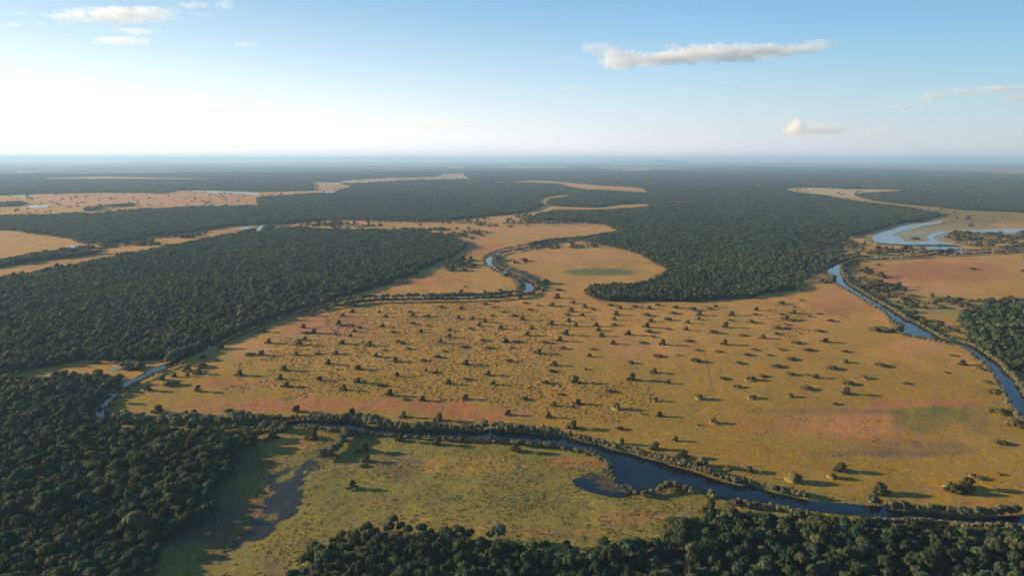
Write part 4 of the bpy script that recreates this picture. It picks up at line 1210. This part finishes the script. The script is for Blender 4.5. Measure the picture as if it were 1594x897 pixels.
scatter('bank_bushes', CB, np.stack([RA[:, 0], RA[:, 1], np.full(len(RA), -.05)], 1), turns(len(RA)),
        np.stack([RA[:, 2] / 3.0, RA[:, 2] / 3.0, RA[:, 3] / 2.6], 1), rng.integers(0, 5, len(RA)), 'smaller grey-green bushes continuing the hedges along the farther river banks', 'bushes')
print('bank', len(bp), 'plain', len(ents))

# ------------------------------------------------------------------ scattered scrub on the right bank and the far plains
SC = []
def scrub(poly, n, w, h, seed):
    rg = np.random.default_rng(seed)
    p = np.array(poly)
    X, Y = px2w(p[:, 0], np.maximum(p[:, 1], 256))
    c = 0
    for _ in range(n * 30):
        x = rg.uniform(X.min(), X.max()); y = rg.uniform(Y.min(), Y.max())
        px, py = w2px(np.array([x]), np.array([y]))
        if inpoly(poly, px, py)[0] and not in_water(px, py)[0] and vnoise(np.array([x * .03]), np.array([y * .03]), seed)[0] > .42:
            k = rg.uniform(.55, 1.35)
            SC.append((x, y, w * k * rg.uniform(.8, 1.3), h * k)); c += 1
            if c >= n:
                break
scrub(SAV, 190, 3.6, 2.4, 5)
scrub(z8([(520, -160), (640, -120), (760, -20), (900, 40), (700, 60), (560, 0)]), 45, 5, 3.2, 51)
scrub(C1, 620, 5.2, 3.4, 6)
scrub(z1([(480, 640), (780, 620), (1150, 575), (1300, 560), (1130, 625), (870, 675), (600, 690)]), 110, 6, 4, 7)
scrub(z2([(60, 515), (420, 495), (700, 500), (900, 545), (600, 545), (250, 530)]), 90, 6, 4, 8)
scrub(z2([(850, 540), (1150, 540), (1500, 550), (1350, 610), (1200, 590)]), 120, 4.5, 3, 9)
scrub(z2([(1130, 780), (1300, 690), (1500, 790), (1594, 850), (1400, 830), (1200, 810)]), 60, 5, 3.4, 10)
scrub(z3([(0, 700), (60, 660), (300, 630), (480, 630), (560, 655), (250, 670), (60, 780), (0, 800)]), 40, 5, 3.2, 12)
scrub(z2([(950, 500), (1594, 460), (1994, 430), (1994, 480), (1594, 540), (1000, 520)]), 60, 7, 4, 13)
scrub(SPARSE, 260, 5, 3.6, 14)
scrub(a8([(230, 230), (480, 255), (700, 280), (900, 300), (600, 330), (300, 330)]), 60, 5, 3.2, 15)
scrub(a8([(940, 170), (1100, 150), (1594, 165), (1594, 270), (1100, 250)]), 120, 7, 4, 16)
scrub(C6, 60, 7, 4, 17)
scrub(z3([(0, 440), (120, 440), (330, 500), (0, 510)]), 50, 8, 5, 18)
SA = np.array(SC)
CS = proto_collection('scrub_proto', BUSH_PL + CR_PL[:4])
pk = rng.integers(0, 9, len(SA))
sx = np.where(pk < 5, SA[:, 2] / 5.0, SA[:, 2] / 4.5 * .9); sz = np.where(pk < 5, SA[:, 3] / 2.3, SA[:, 3] / 3.0)
scatter('scattered_scrub', CS, np.stack([SA[:, 0], SA[:, 1], np.full(len(SA), -.1)], 1), turns(len(SA)), np.stack([sx, sx, sz], 1), pk,
        'dark scrub dotted over the right river savanna and the far plains', 'scrub')

# ------------------------------------------------------------------ grass tussocks and hummocks
def tuft(seed, w, h, n, m):
    rg = np.random.default_rng(seed)
    V, T = [], []
    for k in range(n):
        a = rg.uniform(0, 6.283); r = w * .5 * math.sqrt(rg.uniform(0, 1))
        c = np.array([math.cos(a) * r, math.sin(a) * r, 0])
        b = rg.uniform(0, 6.283); s = w * .16
        o = np.array([math.cos(b) * s, math.sin(b) * s, 0])
        tip = c * 1.35 + np.array([rg.uniform(-.1, .1) * w, rg.uniform(-.1, .1) * w, h * (1 - .5 * (r / (w * .5)) ** 2) * rg.uniform(.7, 1.1)])
        V += [c - o, c + o, tip]; T.append((3 * k, 3 * k + 1, 3 * k + 2))
    return build_mesh('tuft', np.array(V), np.array(T), np.zeros((0, 4), int), np.repeat(rg.uniform(0, 1, n), 3), [m])
def hummock(seed, m):
    iv, it = ICO[2]
    rr = np.array([1 + .3 * mnoise.noise(Vector((*(p * 2 + seed),))) for p in iv])
    v = iv * rr[:, None] * np.array([.85, .85, .30]); v[:, 2] = np.maximum(v[:, 2], -.05)
    a = tuft(seed, 1.3, .40, 16, m)
    tv = np.zeros(len(a.vertices) * 3, np.float32); a.vertices.foreach_get('co', tv); tv = tv.reshape(-1, 3)
    tt = np.arange(len(tv)).reshape(-1, 3) + len(v)
    return build_mesh('hummock', np.concatenate([v, tv]), np.concatenate([it, tt]), np.zeros((0, 4), int), np.concatenate([np.full(len(v), .5), rng.uniform(0, 1, len(tv))]), [m])
tufts = [tuft(i, .9, .55, 22, M_TUFT) for i in range(3)] + [tuft(i + 10, .9, .55, 22, M_TUFTG) for i in range(3)]
hums = [hummock(i + 3, M_TUFT) for i in range(3)]
CT_ = proto_collection('tussock_proto', tufts + hums)
P, SS, PK, RT = [], [], [], []
X, Y, px, py, d = jgrid(170, 640, 2.2, (-40, 1640), 960)
hm = np.zeros(len(X), bool)
jx = (fbm(X * .06, Y * .06, 3) - .5) * 26; jy = (fbm(X * .06, Y * .06, 9) - .5) * 26
hx, hy = w2px(X + jx, Y + jy)
for h_ in HUM:
    hm |= inpoly(h_, hx, hy)
hm &= (rng.uniform(0, 1, len(X)) < .5)
n = hm.sum(); s = rng.uniform(.5, 1.05, n)
P.append(np.stack([X[hm], Y[hm], np.full(n, -.12)], 1)); SS.append(np.stack([s * 1.2, s * .9, s * .85], 1)); PK.append(6 + rng.integers(0, 3, n)); r_ = np.zeros((n, 3)); r_[:, 2] = rng.uniform(-.25, .25, n); RT.append(r_)
X, Y, px, py, d = jgrid(170, 330, 1.15, (-40, 1640), 960)
fm = woods(X, Y)
dens = fbm(X * .06, Y * .06, 19, 3)
g = (fm == 0) & ~in_water(px, py) & ~inpoly(MUD, px, py) & ~inpoly(BAY, px, py) & (rng.uniform(0, 1, len(X)) < np.clip((dens - .3) * 2.2, .08, .85) * np.where((py > 670 + np.maximum(0, px - 850) * .2), .8, .14))
X, Y, px, py = X[g], Y[g], px[g], py[g]
n = len(X); s = rng.uniform(.4, .95, n)
green = (px > 470) & (py > 690 + np.maximum(0, px - 850) * .22) & (rng.uniform(0, 1, n) < .75)
P.append(np.stack([X, Y, np.full(n, -.15)], 1)); SS.append(np.stack([s, s, s * rng.uniform(.45, .85, n)], 1)); PK.append(np.where(green, 3, 0) + rng.integers(0, 3, n)); RT.append(turns(n))
X, Y, px, py, d = jgrid(330, 620, 2.3, (-40, 1640), 960)
fm = woods(X, Y)
g = (fm == 0) & ~in_water(px, py) & (rng.uniform(0, 1, len(X)) < np.clip((fbm(X * .05, Y * .05, 29, 3) - .42) * .6, .02, .2))
X, Y = X[g], Y[g]; n = len(X); s = rng.uniform(.6, 1.4, n)
P.append(np.stack([X, Y, np.full(n, -.15)], 1)); SS.append(np.stack([s, s, s * .5], 1)); PK.append(rng.integers(0, 4, n)); RT.append(turns(n))
P = np.concatenate(P); print('tussocks', len(P))
scatter('grass_tussocks', CT_, P, np.concatenate(RT), np.concatenate(SS), np.concatenate(PK), 'dry straw and olive grass tussocks covering the plain', 'grass')

# ------------------------------------------------------------------ clouds (volumes far above the plain)
def cloud_material(name, dens, scale, cut, stretch, edge):
    m = bpy.data.materials.new(name); m.use_nodes = True
    n, l = m.node_tree.nodes, m.node_tree.links
    n.clear()
    out = n.new('ShaderNodeOutputMaterial')
    pv = n.new('ShaderNodeVolumePrincipled')
    pv.inputs['Color'].default_value = (.98, .985, 1.0, 1)
    pv.inputs['Anisotropy'].default_value = .25
    tc = n.new('ShaderNodeTexCoord'); oi = n.new('ShaderNodeObjectInfo')
    ln = n.new('ShaderNodeVectorMath'); ln.operation = 'LENGTH'; l.new(tc.outputs['Object'], ln.inputs[0])
    mp = n.new('ShaderNodeMapping'); mp.inputs['Scale'].default_value = stretch; l.new(tc.outputs['Object'], mp.inputs['Vector'])
    nz = n.new('ShaderNodeTexNoise'); nz.noise_dimensions = '4D'; nz.inputs['Scale'].default_value = scale
    nz.inputs['Detail'].default_value = 7; nz.inputs['Roughness'].default_value = .62
    l.new(mp.outputs[0], nz.inputs['Vector'])
    w = n.new('ShaderNodeMath'); w.operation = 'MULTIPLY'; w.inputs[1].default_value = 40; l.new(oi.outputs['Random'], w.inputs[0]); l.new(w.outputs[0], nz.inputs['W'])
    a = n.new('ShaderNodeMath'); a.operation = 'MULTIPLY_ADD'; a.inputs[1].default_value = -.36; a.inputs[2].default_value = .36 - cut; l.new(ln.outputs['Value'], a.inputs[0])
    e = n.new('ShaderNodeMath'); e.operation = 'SUBTRACT'; e.inputs[1].default_value = .72; l.new(ln.outputs['Value'], e.inputs[0])
    e2 = n.new('ShaderNodeMath'); e2.operation = 'MAXIMUM'; e2.inputs[1].default_value = 0; l.new(e.outputs[0], e2.inputs[0])
    e3 = n.new('ShaderNodeMath'); e3.operation = 'MULTIPLY_ADD'; e3.inputs[1].default_value = -1.4; l.new(e2.outputs[0], e3.inputs[0]); l.new(a.outputs[0], e3.inputs[2])
    a = e3
    b = n.new('ShaderNodeMath'); b.operation = 'ADD'; l.new(a.outputs[0], b.inputs[0]); l.new(nz.outputs[0], b.inputs[1])
    r = n.new('ShaderNodeMapRange'); r.inputs['From Min'].default_value = 0.0; r.inputs['From Max'].default_value = edge; r.inputs['To Max'].default_value = dens
    l.new(b.outputs[0], r.inputs['Value']); l.new(r.outputs[0], pv.inputs['Density'])
    l.new(pv.outputs[0], out.inputs['Volume'])
    m.cycles.volume_step_rate = .3
    return m
MC = cloud_material('cloud_cumulus', .0050, 2.5, .58, (2.4, 1.3, 1.0), .12)
MW = cloud_material('cloud_wisp', .0028, 2.2, .595, (2.4, 1.2, .9), .16)
MF = cloud_material('cloud_thin', .0011, 2.0, .58, (2.0, 1.0, .8), .2)
iv, it = ICO[3]
def puff_mesh(m):
    return build_mesh('puff', iv * 1.02, it, np.zeros((0, 4), int), np.zeros(len(iv)), [m])
PM = {'c': puff_mesh(MC), 'w': puff_mesh(MW), 'f': puff_mesh(MF)}
def skypt(x, y, D):
    r = (x - 797) / F; u = (448.5 - y) / F
    d = Vector((r, CT + u * ST, -ST + u * CT)); d *= D / d.y
    return Vector((d.x, d.y, H + d.z))
def cloud(label, D, puffs, kind):
    cx = sum(p[0] for p in puffs) / len(puffs); cy_ = sum(p[1] for p in puffs) / len(puffs)
    base = skypt(cx, cy_, D)
    t = empty('cloud', base)
    for k, p in enumerate(puffs):
        x, y, w, h = p[:4]
        kk = p[4] if len(p) > 4 else kind
        q = skypt(x, y, D + (k % 3 - 1) * 120)
        o = child('puff', PM[kk], t)
        o.location = q - base
        W2 = w * 1.18 / F * D / 2; H2 = h * 1.2 / F * D / 2
        o.scale = (W2, max(W2 * .45, H2), H2)
        o.rotation_euler = (0, R(p[5]) if len(p) > 5 else 0, 0)
    tag(t, label, 'cloud', 'clouds in the sky')
cloud('long grey-white streak cloud in the blue upper right sky', 9000,
      [(940, 76, 90, 26, 'w', 8), (968, 92, 90, 36, 'c'), (1015, 92, 90, 26, 'c'), (1035, 90, 60, 24, 'w'), (1060, 88, 90, 32, 'c'), (1088, 82, 70, 32, 'c'), (1118, 82, 80, 34, 'c'), (1155, 82, 90, 34, 'c'), (1200, 82, 110, 26, 'w', -4), (1250, 74, 140, 22, 'w', -7), (1190, 76, 70, 22, 'c', -4), (1045, 72, 40, 14, 'w')], 'c')
cloud('small pink cumulus low over the right horizon', 12000, [(1240, 199, 40, 30, 'c'), (1230, 204, 40, 18, 'c'), (1252, 204, 44, 18, 'c'), (1240, 192, 24, 20, 'c'), (1285, 200, 90, 22, 'w')], 'c')
cloud('thin pink cloud right of the small pink cumulus', 12500, [(1378, 202, 44, 16, 'w'), (1350, 206, 60, 12, 'w')], 'w')
cloud('grey wisp cloud at the right edge of the sky', 11000, [(1450, 150, 60, 26, 'w'), (1520, 142, 150, 18, 'f'), (1580, 152, 60, 22, 'w'), (1410, 166, 60, 12, 'w'), (1560, 136, 100, 10, 'w')], 'w')
cloud('widest white wispy cloud in the upper left sky', 8000, [(165, 24, 120, 30, 'w'), (210, 22, 150, 26, 'w'), (250, 16, 90, 14, 'f'), (215, 38, 60, 20, 'f')], 'w')
cloud('flat white streak cloud below the widest wisp', 8200, [(190, 63, 110, 16, 'w'), (215, 48, 80, 12, 'w')], 'w')
cloud('ragged white wisp left of the widest wisp', 8100, [(105, 24, 70, 22, 'w'), (120, 14, 50, 14, 'f'), (65, 22, 30, 8, 'f')], 'w')
cloud('small white cloud scraps at the far left of the sky', 8300, [(32, 20, 24, 8, 'w'), (22, 37, 34, 8, 'w'), (60, 36, 30, 8, 'f'), (100, 36, 36, 8, 'f')], 'w')
cloud('thin white wisp at the top edge left of centre', 7800, [(300, 7, 60, 14, 'w'), (350, 6, 40, 20, 'w'), (312, 21, 60, 8, 'f')], 'w')
cloud('tiny bright white cloud alone left of centre', 8500, [(380, 68, 46, 10, 'w'), (397, 70, 16, 8, 'w')], 'w')
cloud('faint grey streak low in the middle sky', 13000, [(470, 203, 130, 14, 'f'), (690, 195, 160, 16, 'f')], 'f')
cloud('faint thin streak below the long cloud', 10500, [(895, 135, 70, 9, 'f'), (1130, 127, 60, 8, 'f')], 'f')

# thin smoke over the far woods
m = bpy.data.materials.new('smoke'); m.use_nodes = True
n_, l_ = m.node_tree.nodes, m.node_tree.links; n_.clear()
out = n_.new('ShaderNodeOutputMaterial'); pv = n_.new('ShaderNodeVolumePrincipled')
pv.inputs['Density'].default_value = .0022; pv.inputs['Color'].default_value = (.9, .95, 1, 1); l_.new(pv.outputs[0], out.inputs['Volume'])
iv2, it2 = ICO[2]
sm = build_mesh('smoke', iv2 * np.array([1, .3, 1]), it2[:, ::-1], np.zeros((0, 4), int), np.zeros(len(iv2)), [m])
X, Y = map(float, px2w(592, 276))
so = bpy.data.objects.new('smoke_plume', sm); COL.objects.link(so)
v = np.array([p.co[:] for p in sm.vertices])
t = (v[:, 0] + 1) / 2
v2 = np.stack([-t * 190, v[:, 1] * (14 + 60 * t), 8 + 34 * np.sqrt(t) + v[:, 2] * (5 + 9 * t) * (1 - np.abs(v[:, 0]) ** 6)], 1)
sm.vertices.foreach_set('co', v2.astype(np.float32).ravel()); sm.update()
so.location = (X, Y, 0)
tag(so, 'thin pale smoke drifting left over the far woods', 'smoke')

# ------------------------------------------------------------------ haze
hz = bpy.data.meshes.new('haze')
bm = bmesh.new(); bmesh.ops.create_cube(bm, size=1)
for vt in bm.verts:
    vt.co = Vector((vt.co.x * 260000, vt.co.y * 260000, (vt.co.z + .5) * 202 - 1.8))
bm.to_mesh(hz); bm.free()
mh = bpy.data.materials.new('haze_air'); mh.use_nodes = True
n_, l_ = mh.node_tree.nodes, mh.node_tree.links; n_.clear()
out = n_.new('ShaderNodeOutputMaterial'); pv = n_.new('ShaderNodeVolumePrincipled')
pv.inputs['Density'].default_value = HAZE_DENSITY
pv.inputs['Color'].default_value = (.42, .66, .98, 1)
pv.inputs['Anisotropy'].default_value = .15
l_.new(pv.outputs[0], out.inputs['Volume'])
hz.materials.append(mh)
ho = bpy.data.objects.new('haze', hz); COL.objects.link(ho)
tag(ho, 'pale blue haze lying over the whole plain', 'haze', kind='stuff')
